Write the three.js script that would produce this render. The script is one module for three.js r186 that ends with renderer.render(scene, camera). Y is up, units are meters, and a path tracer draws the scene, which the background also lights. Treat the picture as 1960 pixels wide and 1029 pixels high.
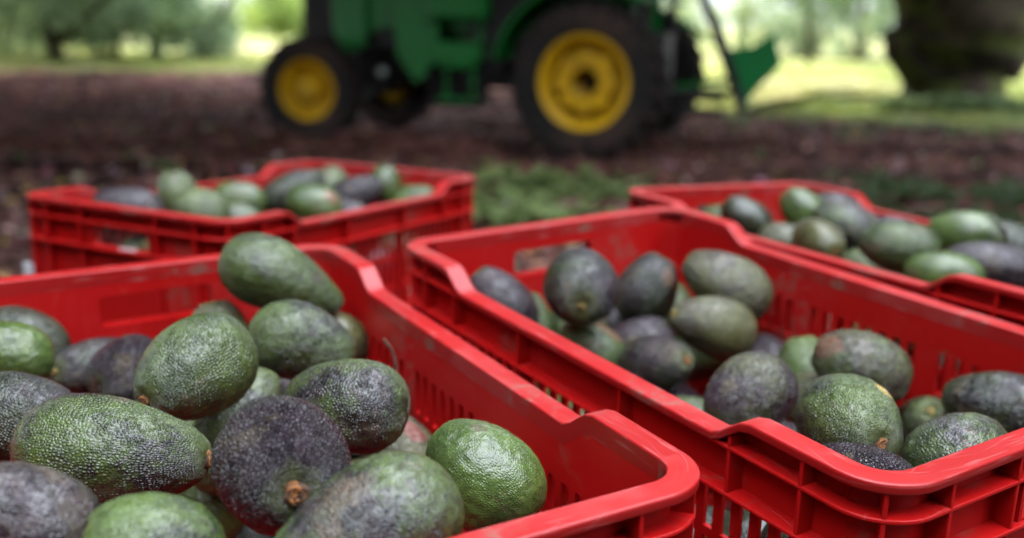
import * as THREE from 'three';
import { mergeGeometries } from 'three/addons/utils/BufferGeometryUtils.js';
import { ImprovedNoise } from 'three/addons/math/ImprovedNoise.js';

// ------------------------------------------------------------------ camera, sky, sun, exposure
const scene = new THREE.Scene();
const CAM_H = 1.10;
const camera = new THREE.PerspectiveCamera(2 * Math.atan(514.5 / 1916) * 180 / Math.PI, 1024 / 537, 0.02, 900);
camera.position.set(0, CAM_H, 0);
camera.rotation.order = 'YXZ';
camera.rotation.set(-0.24296, 0, 0.01846);
camera.focus = 0.535;
camera.userData.fStop = 4.0;
camera.updateMatrixWorld(true);

function skyTexture() {
  const w = 512, h = 256, d = new Float32Array(w * h * 4), n = new ImprovedNoise();
  for (let j = 0; j < h; j++) for (let i = 0; i < w; i++) {
    const el = (j + 0.5) / h * Math.PI - Math.PI / 2, az = (i + 0.5) / w * 2 * Math.PI;
    const x = Math.cos(el) * Math.cos(az), y = Math.sin(el), z = Math.cos(el) * Math.sin(az);
    let c = 0.55 * n.noise(x * 2.2, y * 2.6, z * 2.2) + 0.3 * n.noise(x * 5, y * 7, z * 5 + 9) + 0.15 * n.noise(x * 11, y * 15, z * 11 + 3);
    const up = Math.max(y, 0), L = (0.62 + 2.5 * Math.pow(up, 1.3)) * (1 + 0.55 * c);
    const k = (j * w + i) * 4;
    d[k] = L * 0.92; d[k + 1] = L * 0.98; d[k + 2] = L * 1.10; d[k + 3] = 1;
  }
  const t = new THREE.DataTexture(d, w, h, THREE.RGBAFormat, THREE.FloatType);
  t.mapping = THREE.EquirectangularReflectionMapping; t.magFilter = THREE.LinearFilter; t.needsUpdate = true;
  return t;
}
scene.background = skyTexture();
scene.environment = scene.background;
scene.environmentIntensity = 1;

const sun = new THREE.DirectionalLight(0xfff0dc, 4.6);
sun.position.set(-14, 17.5, -16.5);
sun.target.position.set(0, 0, -6);
sun.castShadow = true; sun.shadow.radius = 9;
sun.shadow.mapSize.set(2048, 2048);
Object.assign(sun.shadow.camera, { left: -25, right: 25, top: 25, bottom: -25, near: 0.5, far: 80 });
scene.add(sun, sun.target);

const renderer = new THREE.WebGLRenderer({ antialias: true });
renderer.setSize(1024, 537);
renderer.toneMapping = THREE.LinearToneMapping;
renderer.toneMappingExposure = 4.2;
renderer.shadowMap.enabled = true;

// ------------------------------------------------------------------ helpers
function rng(seed) { let a = seed >>> 0; return () => { a = (a + 0x6D2B79F5) | 0; let t = Math.imul(a ^ (a >>> 15), 1 | a); t = (t + Math.imul(t ^ (t >>> 7), 61 | t)) ^ t; return ((t ^ (t >>> 14)) >>> 0) / 4294967296; }; }
const PN = new ImprovedNoise();
const noise = (x, y, z) => PN.noise(x, y, z);
const fbm = (x, y, z, o = 4) => { let s = 0, a = 0.5, f = 1; for (let i = 0; i < o; i++) { s += a * PN.noise(x * f, y * f, z * f + i * 7.3); a *= 0.5; f *= 2.03; } return s; };
const sstep = (a, b, x) => { const t = Math.min(1, Math.max(0, (x - a) / (b - a))); return t * t * (3 - 2 * t); };
const mix = (a, b, t) => a + (b - a) * t;
const mix3 = (a, b, t) => [mix(a[0], b[0], t), mix(a[1], b[1], t), mix(a[2], b[2], t)];
const V3 = (x, y, z) => new THREE.Vector3(x, y, z);
const lin = (r, g, b) => new THREE.Color().setRGB(r, g, b);

const used = {};
function numbered(n) { if (!(n in used)) { used[n] = 0; return n; } used[n]++; return n + '_' + String(used[n]).padStart(3, '0'); }
function tag(o, label, category, group, kind) {
  if (label) o.userData.label = label;
  if (category) o.userData.category = category;
  if (group) o.userData.group = group;
  if (kind) o.userData.kind = kind;
  return o;
}
function top(o, name) { o.name = numbered(name); scene.add(o); return o; }
function mesh(name, geo, mat, parent) {
  const m = new THREE.Mesh(geo, mat); m.name = name; m.castShadow = m.receiveShadow = true;
  if (parent) parent.add(m);
  return m;
}
// pixel of the 1960 x 1029 picture + depth along the view axis -> world point
const CR = V3(), CU = V3(), CB = V3();
camera.matrixWorld.extractBasis(CR, CU, CB);
function at(px, py, depth) {
  return camera.position.clone().addScaledVector(CB, -depth).addScaledVector(CR, (px - 980) / 1916 * depth).addScaledVector(CU, -(py - 514.5) / 1916 * depth);
}
// pixel -> point on the horizontal plane y
function onGround(px, py, y = 0) {
  const d = at(px, py, 1).sub(camera.position);
  return camera.position.clone().addScaledVector(d, (y - CAM_H) / d.y);
}
function plain(g) { if (g.index) g = g.toNonIndexed(); for (const k of Object.keys(g.attributes)) if (!['position', 'normal', 'uv'].includes(k)) g.deleteAttribute(k); if (!g.attributes.uv) g.setAttribute('uv', new THREE.BufferAttribute(new Float32Array(g.attributes.position.count * 2), 2)); return g; }
const merge = (list) => mergeGeometries(list.map(plain));
function box(w, h, d, x = 0, y = 0, z = 0, rx = 0, ry = 0, rz = 0) {
  const g = new THREE.BoxGeometry(w, h, d);
  g.applyMatrix4(new THREE.Matrix4().compose(V3(x, y, z), new THREE.Quaternion().setFromEuler(new THREE.Euler(rx, ry, rz)), V3(1, 1, 1)));
  return g;
}
// box with chamfered edges
function cbox(w, h, d, c, x = 0, y = 0, z = 0, rx = 0, ry = 0, rz = 0) {
  const s = new THREE.Shape(); const a = w / 2 - c, b = h / 2 - c;
  s.moveTo(-a, -b); s.lineTo(a, -b); s.lineTo(a, b); s.lineTo(-a, b); s.closePath();
  const g = new THREE.ExtrudeGeometry(s, { depth: Math.max(d - 2 * c, 1e-4), bevelEnabled: true, bevelThickness: c, bevelSize: c, bevelSegments: 2 });
  g.translate(0, 0, -(d - 2 * c) / 2);
  g.applyMatrix4(new THREE.Matrix4().compose(V3(x, y, z), new THREE.Quaternion().setFromEuler(new THREE.Euler(rx, ry, rz)), V3(1, 1, 1)));
  return g;
}
function rod(p, q, r0, r1 = r0, seg = 12) {
  const d = q.clone().sub(p), g = new THREE.CylinderGeometry(r1, r0, d.length(), seg);
  g.applyQuaternion(new THREE.Quaternion().setFromUnitVectors(V3(0, 1, 0), d.clone().normalize()));
  g.translate((p.x + q.x) / 2, (p.y + q.y) / 2, (p.z + q.z) / 2);
  return g;
}
// ------------------------------------------------------------------ tileable textures
function lattice(p, seed) { const r = rng(seed), a = new Float32Array(p * p); for (let i = 0; i < a.length; i++) a[i] = r(); return a; }
function tileNoise(p, seed) {
  const a = lattice(p, seed);
  return (u, v) => { let x = u * p, y = v * p, i = Math.floor(x), j = Math.floor(y), fx = x - i, fy = y - j; fx = fx * fx * (3 - 2 * fx); fy = fy * fy * (3 - 2 * fy); i = ((i % p) + p) % p; j = ((j % p) + p) % p; const i1 = (i + 1) % p, j1 = (j + 1) % p; return mix(mix(a[j * p + i], a[j * p + i1], fx), mix(a[j1 * p + i], a[j1 * p + i1], fx), fy); };
}
function tileFbm(p, seed, o = 4) { const ns = []; for (let k = 0; k < o; k++) ns.push(tileNoise(p * 2 ** k, seed + k * 17)); return (u, v) => { let s = 0, a = 0.5, t = 0; for (const n of ns) { s += a * n(u, v); t += a; a *= 0.5; } return s / t; }; }
function dataTex(n, f, srgb) {
  const d = new Uint8Array(n * n * 4);
  for (let j = 0; j < n; j++) for (let i = 0; i < n; i++) {
    const c = f((i + 0.5) / n, (j + 0.5) / n, i, j), k = (j * n + i) * 4;
    for (let q = 0; q < 3; q++) { let v = Math.min(1, Math.max(0, c[q])); if (srgb) v = v <= 0.0031308 ? v * 12.92 : 1.055 * v ** (1 / 2.4) - 0.055; d[k + q] = Math.round(v * 255); }
    d[k + 3] = 255;
  }
  const t = new THREE.DataTexture(d, n, n, THREE.RGBAFormat);
  t.wrapS = t.wrapT = THREE.RepeatWrapping; t.magFilter = THREE.LinearFilter; t.minFilter = THREE.LinearMipmapLinearFilter; t.generateMipmaps = true;
  if (srgb) t.colorSpace = THREE.SRGBColorSpace;
  t.needsUpdate = true; return t;
}
// nodules of avocado skin: cells with a jittered centre each
function cells(p, seed) {
  const r = rng(seed), cx = new Float32Array(p * p), cy = new Float32Array(p * p), cv = new Float32Array(p * p);
  for (let i = 0; i < p * p; i++) { cx[i] = 0.1 + 0.8 * r(); cy[i] = 0.1 + 0.8 * r(); cv[i] = r(); }
  return (u, v) => {
    const x = u * p, y = v * p, i = Math.floor(x), j = Math.floor(y); let f1 = 9, f2 = 9, id = 0;
    for (let b = -1; b <= 1; b++) for (let a = -1; a <= 1; a++) {
      const ii = ((i + a) % p + p) % p, jj = ((j + b) % p + p) % p, k = jj * p + ii;
      const dx = i + a + cx[k] - x, dy = j + b + cy[k] - y, d = Math.sqrt(dx * dx + dy * dy);
      if (d < f1) { f2 = f1; f1 = d; id = cv[k]; } else if (d < f2) f2 = d;
    }
    return [f1, f2, id];
  };
}

// ------------------------------------------------------------------ materials
// worn red plastic. RIMTEX: more scuffs and grime, as on the handled edges
function redTexture(seed, scuff, grime, along) {
  const a = tileFbm(4, seed, 5), b = tileFbm(6, seed + 90, 5), c = tileFbm(48, seed + 200, 3), g = tileFbm(5, seed + 300, 6), st = tileNoise(256, seed + 5), st2 = tileNoise(128, seed + 6);
  const rnd = rng(seed + 77), N = 1024, sc = new Float32Array(N * N);
  const nscr = 260 * scuff;
  for (let k = 0; k < nscr; k++) {      // scratches
    let x = rnd() * N, y = rnd() * N; const vertical = rnd() < 0.6; let ang = vertical ? (along ? 0 : Math.PI / 2) + (rnd() - 0.5) * 0.5 : (along ? (rnd() - 0.5) * 1.4 : rnd() * 6.28); const len = 12 + rnd() * 90, s = 0.25 + 0.6 * rnd();
    for (let q = 0; q < len; q++) { x += Math.cos(ang); y += Math.sin(ang); ang += (rnd() - 0.5) * 0.05; const X = ((Math.round(x) % N) + N) % N, Y = ((Math.round(y) % N) + N) % N; sc[Y * N + X] = Math.max(sc[Y * N + X], s * (1 - Math.abs(q / len - 0.5) * 1.4)); }
  }
  const f = (u, v, i, j) => {
    let col = along ? mix3([0.225, 0.0050, 0.0055], [0.300, 0.0078, 0.0080], a(u, v)) : mix3([0.30, 0.0030, 0.0032], [0.385, 0.0055, 0.0055], a(u, v));
    const chalk = sstep(0.52, 0.78, b(u, v)) * (0.35 + 0.65 * c(u, v)) * 0.12 * scuff;          // chalky, handled plastic
    const streak = sstep(0.70, 0.95, (along ? st(v, u * 0.06) : st(u, v * 0.06))) * sstep(0.45, 0.7, a(u + 0.3, v)) * 0.22 * scuff;
    col = mix3(col, along ? [0.36, 0.16, 0.15] : [0.42, 0.12, 0.11], Math.min(1, chalk + streak + 0.75 * sc[j * N + i]));
    const gm = sstep(0.57, 0.72, 0.8 * g(u, v) + 0.2 * c(u, v)) * sstep(0.42, 0.62, c(u + 0.2, v + 0.4)) * grime;     // dried mud and dust
    col = mix3(col, [0.13, 0.085, 0.062], Math.min(0.8, gm));
    return col;
  };
  const rough = (u, v, i, j) => { const r = 0.30 + 0.22 * b(u, v) + 0.35 * sc[j * N + i] + 0.35 * sstep(0.60, 0.70, g(u, v)) * grime; return [r, r, r]; };
  const bump = (u, v, i, j) => { const h = 0.5 + 0.35 * (a(u, v) - 0.5) + 0.10 * (c(u, v) - 0.5) - 0.25 * sc[j * N + i]; return [h, h, h]; };
  return [dataTex(N, f, true), dataTex(N, rough, false), dataTex(N, bump, false)];
}
function redMaterial(seed, scuff, grime, tile, spec, along) {
  const [m, r, b] = redTexture(seed, scuff, grime, along);
  for (const t of [m, r, b]) t.repeat.set(1 / tile, 1 / tile);
  return new THREE.MeshPhysicalMaterial({ map: m, roughnessMap: r, roughness: 1, bumpMap: b, bumpScale: 0.0006, specularIntensity: spec });
}
const RED = redMaterial(11, 0.40, 0.40, 0.42, 0.45), REDRIM = redMaterial(31, 1.25, 0.65, 0.34, 0.65, true);

function skinTextures(p, seed, round) {
  const c = cells(p, seed), w = tileFbm(5, seed + 40, 4), w2 = tileFbm(9, seed + 60, 3), fine = tileFbm(64, seed + 3, 2), fine2 = tileFbm(30, seed + 13, 3);
  const warp = (u, v) => [u + 0.035 * (w(u, v) - 0.5), v + 0.035 * (w2(u, v) - 0.5)];
  const bump = dataTex(1024, (u, v) => { const [a, b] = warp(u, v), [f1, f2, id] = c(a, b); const dome = sstep(0.0, round, f2 - f1) * (0.45 + 0.55 * id) * (1 - 0.35 * f1); const vary = 0.60 + 0.55 * sstep(0.36, 0.62, w2(u, v)); const h = 0.12 + 0.62 * dome * vary + 0.14 * w(u, v) + 0.12 * fine(u, v); return [h, h, h]; });
  const map = dataTex(1024, (u, v) => {
    const [a, b] = warp(u, v), [f1, f2, id] = c(a, b);
    let k = 0.42 + 0.22 * (fine(u, v) - 0.5) + 0.30 * (fine2(u, v) - 0.5) + 0.14 * (w(u, v) - 0.5), col = [k, k, k];
    const dot = id > 0.42 ? sstep(0.36, 0.10, f1) * sstep(0.30, 0.6, w2(u + 0.4, v)) : 0;          // corky lenticels
    const tip = sstep(0.55, 0.1, f1) * 0.10;
    col = mix3(col, [0.92, 0.90, 0.42], 0.50 * dot + tip * 0.3);
    const sn = fine2(u, v); col = mix3(col, [0.70, 0.52, 0.36], 0.55 * sstep(0.72, 0.80, w2(u + 0.7, v * 0.5 + 0.2)) * sstep(0.45, 0.6, sn));
    const speck = id < 0.05 ? sstep(0.22, 0.08, f1) : 0;
    return mix3(col, [0.62, 0.33, 0.20], speck * 0.8);
  }, true);
  return { bump, map };
}
const SKIN_A = skinTextures(22, 401, 0.55), SKIN_B = skinTextures(30, 733, 0.75), SKIN_C = skinTextures(28, 577, 0.80);
function skinMaterial(s, bumpScale, rough) { return new THREE.MeshPhysicalMaterial({ vertexColors: true, map: s.map, bumpMap: s.bump, bumpScale, roughness: rough, specularIntensity: 1.0, ior: 1.52 }); }
const SKINS = { fine: skinMaterial(SKIN_B, 0.0009, 0.25), smooth: skinMaterial(SKIN_B, 0.0004, 0.27), mid: skinMaterial(SKIN_C, 0.0012, 0.24), rough: skinMaterial(SKIN_A, 0.0046, 0.18) };
const stalkMat = (c0, c1, seed) => { const f = tileFbm(4, seed, 4), g = tileFbm(9, seed + 5, 3); return new THREE.MeshStandardMaterial({ map: dataTex(128, (u, v) => mix3(c0, c1, sstep(0.40, 0.62, 0.6 * f(u, v) + 0.4 * g(u, v))), true), bumpMap: dataTex(128, (u, v) => { const h = g(u, v); return [h, h, h]; }), bumpScale: 0.002, roughness: 0.8 }); };
const STEM_MAT = { cut: stalkMat([0.055, 0.026, 0.012], [0.30, 0.105, 0.022], 61), yellow: stalkMat([0.10, 0.080, 0.022], [0.30, 0.21, 0.05], 64), orange: stalkMat([0.075, 0.032, 0.012], [0.28, 0.10, 0.016], 67), bark: stalkMat([0.030, 0.016, 0.010], [0.085, 0.042, 0.022], 70) };

// ------------------------------------------------------------------ ground
const furrow = (x, z) => {
  const t = z + 0.10 * Math.sin(x * 0.7 + 1.3) + 0.05 * x;
  const dip = (c, w, d) => -d * Math.exp(-((t - c) ** 2) / (w * w));
  return dip(-8.35, 0.30, 0.11) - dip(-9.25, 0.30, 0.07) + dip(-10.6, 0.34, 0.07) - dip(-7.45, 0.26, 0.05) - dip(-13.8, 0.5, 0.07) + dip(-15.2, 0.5, 0.05) - dip(-19.2, 0.7, 0.12);
};
function groundY(x, z) {
  const near = sstep(3.0, 4.6, Math.hypot(x, z));                         // flat where the stacks stand
  const far = sstep(60, 25, Math.hypot(x, z));
  return near * far * (furrow(x, z) * sstep(9, 6, Math.abs(x)) + 0.11 * fbm(x * 0.9, z * 0.9, 3.1, 3) + 0.075 * fbm(x * 3.6, z * 3.6, 8.2, 3));
}
// share of grass, 0 soil .. 1 grass
function grassAt(x, z) {
  const d = -z, n = 2.2 * fbm(x * 0.35, z * 0.35, 1.7, 4) + 0.8 * fbm(x * 1.8, z * 1.8, 5.7, 3);
  const start = x < -1 ? 19.2 : mix(19.2, 12.2, sstep(-1, 2.2, x));
  let g = sstep(-0.5, 0.5, d - start + n);
  if (x > 2.6 && d > 4) g = Math.max(g, 0.75 * sstep(0.15, 0.5, 0.35 + fbm(x * 1.3, z * 1.3, 2.2, 3)) * sstep(2.6, 3.6, x) * sstep(6.6, 5.6, d));
  return g;
}
{
  const axis = (lo, hi, step, far) => { const a = []; for (let v = lo; v <= hi + 1e-6; v += step) a.push(v); let s = step; while (a[a.length - 1] < far) { s *= 1.22; a.push(a[a.length - 1] + s); } s = step; while (a[0] > -far) { s *= 1.22; a.unshift(a[0] - s); } return a; };
  const xs = axis(-9, 10, 0.085, 420), zs = axis(-25, -3, 0.085, 420), P = [], C = [], U = [], I = [];
  const soilA = [0.135, 0.054, 0.042], soilB = [0.028, 0.0125, 0.0098], soilC = [0.29, 0.128, 0.106], grA = [0.10, 0.14, 0.025], grB = [0.25, 0.27, 0.09], dry = [0.36, 0.33, 0.20];
  for (const z of zs) for (const x of xs) {
    P.push(x, groundY(x, z), z); U.push(x, z);
    let n1 = 0.5 + 0.9 * fbm(x * 0.35, z * 1.1, 0.4, 4), n2 = 0.5 + fbm(x * 2.3, z * 3.4, 4.4, 3);
    let c = mix3(soilB, soilA, sstep(0.25, 0.75, n1)); c = mix3(c, soilC, 0.8 * sstep(0.52, 0.80, n2) * sstep(0.3, 0.6, n1));
    const g = grassAt(x, z); let gc = mix3(grA, grB, sstep(0.35, 0.65, 0.5 + fbm(x * 0.5, z * 0.9, 7.7, 3))); gc = mix3(gc, dry, 0.8 * sstep(0.45, 0.65, 0.5 + fbm(x * 0.28, z * 0.55, 12.7, 3)));
    c = mix3(c, gc, g); C.push(...c);
  }
  const n = xs.length;
  for (let j = 0; j < zs.length - 1; j++) for (let i = 0; i < n - 1; i++) { const a = j * n + i; I.push(a, a + n, a + 1, a + 1, a + n, a + n + 1); }
  const g = new THREE.BufferGeometry();
  g.setAttribute('position', new THREE.Float32BufferAttribute(P, 3)); g.setAttribute('color', new THREE.Float32BufferAttribute(C, 3)); g.setAttribute('uv', new THREE.Float32BufferAttribute(U, 2)); g.setIndex(I); g.computeVertexNormals();
  const f1 = tileFbm(6, 900, 6), f2 = tileFbm(40, 930, 3);
  const b = dataTex(1024, (u, v) => { const h = 0.6 * f1(u, v) + 0.4 * f2(u, v); return [h, h, h]; }), m = dataTex(1024, (u, v) => { const k = 0.35 + 0.5 * f1(u + 0.3, v) + 0.5 * (f2(u, v) - 0.5) + 0.1; return [k, k * 0.98, k * 0.97]; }, true);
  b.repeat.set(0.7, 0.7); m.repeat.set(0.7, 0.7);
  const o = mesh('ground', g, new THREE.MeshPhysicalMaterial({ vertexColors: true, map: m, bumpMap: b, bumpScale: 0.05, roughness: 0.95, specularIntensity: 0.2 }));
  top(o, 'ground'); tag(o, 'bare reddish brown orchard soil turning to grass towards the trees', 'ground', null, 'structure');
}
// one leaf lying in the xz plane, bent along its rib
function leafGeo(len, wid, bend = 0.25, seg = 3) {
  const P = [], I = [], U = [];
  for (let k = 0; k <= seg; k++) { const t = k / seg, w = wid * Math.sin(Math.PI * Math.min(0.985, 0.06 + 0.94 * t)) ** 0.8, y = bend * len * (t * (1 - t) * 1.6 - 0.25 * t * t); P.push(-w / 2, y + 0.18 * w, t * len, 0, y, t * len, w / 2, y + 0.18 * w, t * len); U.push(0, t, 0.5, t, 1, t); }
  for (let k = 0; k < seg; k++) { const a = k * 3; I.push(a, a + 3, a + 1, a + 1, a + 3, a + 4, a + 1, a + 4, a + 2, a + 2, a + 4, a + 5); }
  const g = new THREE.BufferGeometry(); g.setAttribute('position', new THREE.Float32BufferAttribute(P, 3)); g.setAttribute('uv', new THREE.Float32BufferAttribute(U, 2)); g.setIndex(I); g.computeVertexNormals(); return g;
}
function instanced(name, geo, mat, list) {       // list: [matrix, color]
  const m = new THREE.InstancedMesh(geo, mat, list.length); m.name = name;
  list.forEach(([mm, c], i) => { m.setMatrixAt(i, mm); m.setColorAt(i, c); });
  m.castShadow = m.receiveShadow = true; return m;
}
const LEAFMAT = new THREE.MeshPhysicalMaterial({ color: 0xffffff, roughness: 0.9, transmission: 0.5, thickness: 0, side: THREE.DoubleSide, specularIntensity: 0.25 });
const LITTER = new THREE.MeshPhysicalMaterial({ color: 0xffffff, roughness: 0.85, specularIntensity: 0.3, side: THREE.DoubleSide });
{ // fallen leaves on the soil
  const r = rng(5), list = [], cols = [[0.150, 0.068, 0.050], [0.085, 0.040, 0.030], [0.21, 0.115, 0.098], [0.05, 0.025, 0.02], [0.17, 0.085, 0.075], [0.33, 0.24, 0.22], [0.06, 0.10, 0.03], [0.30, 0.20, 0.07]], wt = [0.25, 0.44, 0.6, 0.74, 0.86, 0.93, 0.97, 1];
  const q = new THREE.Quaternion();
  for (let k = 0; k < 19000; k++) {
    const z = -3.2 - 17 * r() ** 0.95, x = (r() - 0.5) * 1.25 * (-z) ; if (grassAt(x, z) > 0.6) continue;
    if (fbm(x * 0.8, z * 1.2, 4.4, 3) < -0.10 && r() < 0.75) continue;
    const t = r(), c = cols[wt.findIndex((w) => t <= w)], s = 0.6 + 0.8 * r();
    q.setFromEuler(new THREE.Euler((r() - 0.5) * 1.0, r() * 6.28, (r() - 0.5) * 1.0));
    list.push([new THREE.Matrix4().compose(V3(x, groundY(x, z) + 0.012, z), q, V3(s, s, s)), lin(...c.map((v) => v * (1.0 + 0.8 * r())))]);
  }
  const o = instanced('leaf_litter', leafGeo(0.085, 0.038), LITTER, list); top(o, 'leaf_litter'); tag(o, 'dry brown fallen leaves scattered over the bare soil', 'leaf litter', null, 'stuff');
}
{ // clods of soil
  const r = rng(6), list = [], g = new THREE.IcosahedronGeometry(0.03, 1), p = g.attributes.position;
  for (let i = 0; i < p.count; i++) { const k = 1 + 0.35 * noise(p.getX(i) * 60, p.getY(i) * 60, p.getZ(i) * 60); p.setXYZ(i, p.getX(i) * k, p.getY(i) * k * 0.7, p.getZ(i) * k); }
  g.computeVertexNormals(); const q = new THREE.Quaternion();
  for (let k = 0; k < 5200; k++) {
    const z = -4 - 14 * r() ** 1.2, x = (r() - 0.5) * 1.25 * (-z); if (grassAt(x, z) > 0.5) continue;
    q.setFromEuler(new THREE.Euler(r() * 6, r() * 6, r() * 6)); const s = 0.35 + 1.5 * r() ** 3;
    const c = mix3([0.034, 0.019, 0.017], [0.16, 0.082, 0.072], r());
    list.push([new THREE.Matrix4().compose(V3(x, groundY(x, z) + 0.005, z), q, V3(s, s, s)), lin(...c)]);
  }
  const o = instanced('soil_clods', g, LITTER, list); top(o, 'soil_clods'); tag(o, 'small crumbled lumps of brown soil on the ground', 'soil', null, 'stuff');
}
{ // grass blades and low weeds further off
  const blade = [], r = rng(8);
  for (let k = 0; k < 6; k++) { const l = leafGeo(0.10 + 0.10 * r(), 0.012, 0.1, 2); l.rotateX(-1.2 + 0.5 * r()); l.rotateY(r() * 6.28); l.translate((r() - 0.5) * 0.14, 0, (r() - 0.5) * 0.14); blade.push(l); }
  const g = merge(blade), list = [], q = new THREE.Quaternion();
  for (let k = 0; k < 60000; k++) {
    const z = -4.5 - 26 * r() ** 0.8, x = (r() - 0.5) * 1.35 * (-z) + 0.02 * z; const gr = grassAt(x, z); if (r() > gr * 1.1 - 0.05) continue;
    q.setFromEuler(new THREE.Euler(0, r() * 6.28, 0)); const s = 0.30 + 0.40 * r();
    const c = mix3([0.11, 0.17, 0.03], [0.32, 0.34, 0.10], sstep(0.3, 0.7, 0.5 + fbm(x * 0.5, z * 0.9, 7.7, 3) + 0.3 * (r() - 0.5)));
    list.push([new THREE.Matrix4().compose(V3(x, groundY(x, z), z), q, V3(s, s, s)), lin(...c)]);
  }
  const o = instanced('grass', g, LEAFMAT, list); top(o, 'grass'); tag(o, 'bright yellow green grass on the far side of the soil', 'grass', null, 'stuff');
}
// low weeds with broad leaves: [x, z] patches
function weedPatch(seed, cx, cz, rx, rz, n, size, cols, label, name) {
  const r = rng(seed), list = [], q = new THREE.Quaternion(), parts = [];
  for (let k = 0; k < 6; k++) { const l = leafGeo(0.10 + 0.04 * r(), 0.09, 0.2, 4); l.rotateX(-0.3 * r() + 0.05); l.translate(0, 0.03 + 0.05 * r(), 0.03); l.rotateY(k * 2.4 + r()); parts.push(l); }
  for (let k = 0; k < 3; k++) parts.push(rod(V3(0, 0, 0), V3((r() - 0.5) * 0.06, 0.09, (r() - 0.5) * 0.06), 0.003, 0.002, 5));
  const g = merge(parts);
  for (let k = 0; k < n; k++) {
    const a = r() * 6.28, d = Math.sqrt(r()), x = cx + rx * d * Math.cos(a), z = cz + rz * d * Math.sin(a), s = size * (0.6 + 0.8 * r());
    if (fbm(x * 1.4, z * 1.4, seed, 2) < -0.12) continue;
    q.setFromEuler(new THREE.Euler((r() - 0.5) * 0.3, r() * 6.28, (r() - 0.5) * 0.3));
    const c = mix3(cols[0], cols[1], r());
    list.push([new THREE.Matrix4().compose(V3(x, groundY(x, z) - 0.01, z), q, V3(s, s, s)), lin(...c)]);
  }
  const o = instanced(name, g, LEAFMAT, list); top(o, name); tag(o, label, 'weeds', null, 'stuff'); return o;
}
const WG = [[0.14, 0.22, 0.05], [0.31, 0.40, 0.15]];
weedPatch(21, 0.10, -6.1, 0.95, 1.0, 90, 0.95, WG, 'broad leaved green weeds on the ground between the back crates', 'weed_patch');
weedPatch(22, 2.75, -6.4, 1.1, 0.8, 90, 0.9, [[0.040, 0.085, 0.022], [0.09, 0.15, 0.05]], 'scattered green weeds beyond the back right crate', 'weed_patch');
weedPatch(23, 4.9, -12.2, 3.0, 1.9, 420, 0.5, [[0.10, 0.17, 0.06], [0.25, 0.33, 0.15]], 'low green weeds in front of the thick dark trunk', 'weed_patch');

weedPatch(24, 6.2, -13.55, 1.5, 0.4, 110, 1.3, [[0.06, 0.11, 0.035], [0.17, 0.24, 0.09]], 'green weeds growing round the foot of the thick dark trunk', 'weed_patch');
// ------------------------------------------------------------------ crates
const CL = 0.56, CW = 0.339, CH = 0.285, DA = 0.0988, DB = 0.0279, DD = 0.0165, RIMW = 0.0165, CORNER = 0.035, WALL = 0.0032;
const dipAt = (z) => { const e = CL / 2 - Math.abs(z); return -DD * sstep(DA - 0.002, DA + DB + 0.002, e); };
// closed path round the crate at inset i from the outer edge: points with outward normal and the drop of the rim there
function perimeter(inset, both = true) {
  const hx = CW / 2 - inset, hz = CL / 2 - inset, r = Math.max(0.004, CORNER - inset), pts = [];
  const cornersAt = [[hx - r, hz - r, 0], [-(hx - r), hz - r, 1], [-(hx - r), -(hz - r), 2], [hx - r, -(hz - r), 3]];
  const straight = (ax, az, bx, bz, n) => { for (let k = 1; k < n; k++) pts.push([mix(ax, bx, k / n), mix(az, bz, k / n)]); };
  const arc = (cx, cz, q) => { for (let k = 0; k <= 10; k++) { const a = q * Math.PI / 2 + k / 10 * Math.PI / 2; pts.push([cx + r * Math.cos(a), cz + r * Math.sin(a)]); } };
  for (let q = 0; q < 4; q++) {
    const [cx, cz] = cornersAt[q]; arc(cx, cz, q);
    const [nx, nz] = cornersAt[(q + 1) % 4], a0 = (q + 1) * Math.PI / 2;
    straight(cx + r * Math.cos(a0), cz + r * Math.sin(a0), nx + r * Math.cos(a0), nz + r * Math.sin(a0), q % 2 ? 64 : 24);
  }
  const out = []; let s = 0; const n = pts.length;
  for (let k = 0; k < n; k++) {
    const p = pts[k], a = pts[(k + n - 1) % n], b = pts[(k + 1) % n]; const tx = b[0] - a[0], tz = b[1] - a[1], l = Math.hypot(tx, tz);
    out.push({ x: p[0], z: p[1], nx: tz / l, nz: -tx / l, s, drop: 0 }); s += Math.hypot(b[0] - p[0], b[1] - p[1]);
  }
  for (const o of out) { o.drop = dipAt(o.z); }
  // only the long sides are cut down
  for (const o of out) if (Math.abs(o.z) > CL / 2 - 0.06) o.drop = 0;
  return { pts: out, length: s };
}
// sweep a profile [outward offset, height] round the path; from/to = range of path samples (closed when absent)
function sweep(path, profile, dropping, from = 0, to = path.pts.length, closed = true) {
  const P = [], U = [], I = [], n = path.pts.length, m = profile.length, cnt = to - from + (closed ? 1 : 0);
  const arcl = [0]; for (let k = 1; k < m; k++) arcl.push(arcl[k - 1] + Math.hypot(profile[k][0] - profile[k - 1][0], profile[k][1] - profile[k - 1][1]));
  for (let a = 0; a < cnt; a++) {
    const o = path.pts[(from + a) % n], s = from + a >= n ? path.length : o.s;
    for (let k = 0; k < m; k++) { P.push(o.x + o.nx * profile[k][0], CH + profile[k][1] + (dropping ? o.drop : 0), o.z + o.nz * profile[k][0]); U.push(s, arcl[k]); }
  }
  for (let a = 0; a < cnt - 1; a++) for (let k = 0; k < m - 1; k++) { const i = a * m + k; I.push(i, i + 1, i + m, i + 1, i + m + 1, i + m); }
  const g = new THREE.BufferGeometry(); g.setAttribute('position', new THREE.Float32BufferAttribute(P, 3)); g.setAttribute('uv', new THREE.Float32BufferAttribute(U, 2)); g.setIndex(I); g.computeVertexNormals(); return g;
}
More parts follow.
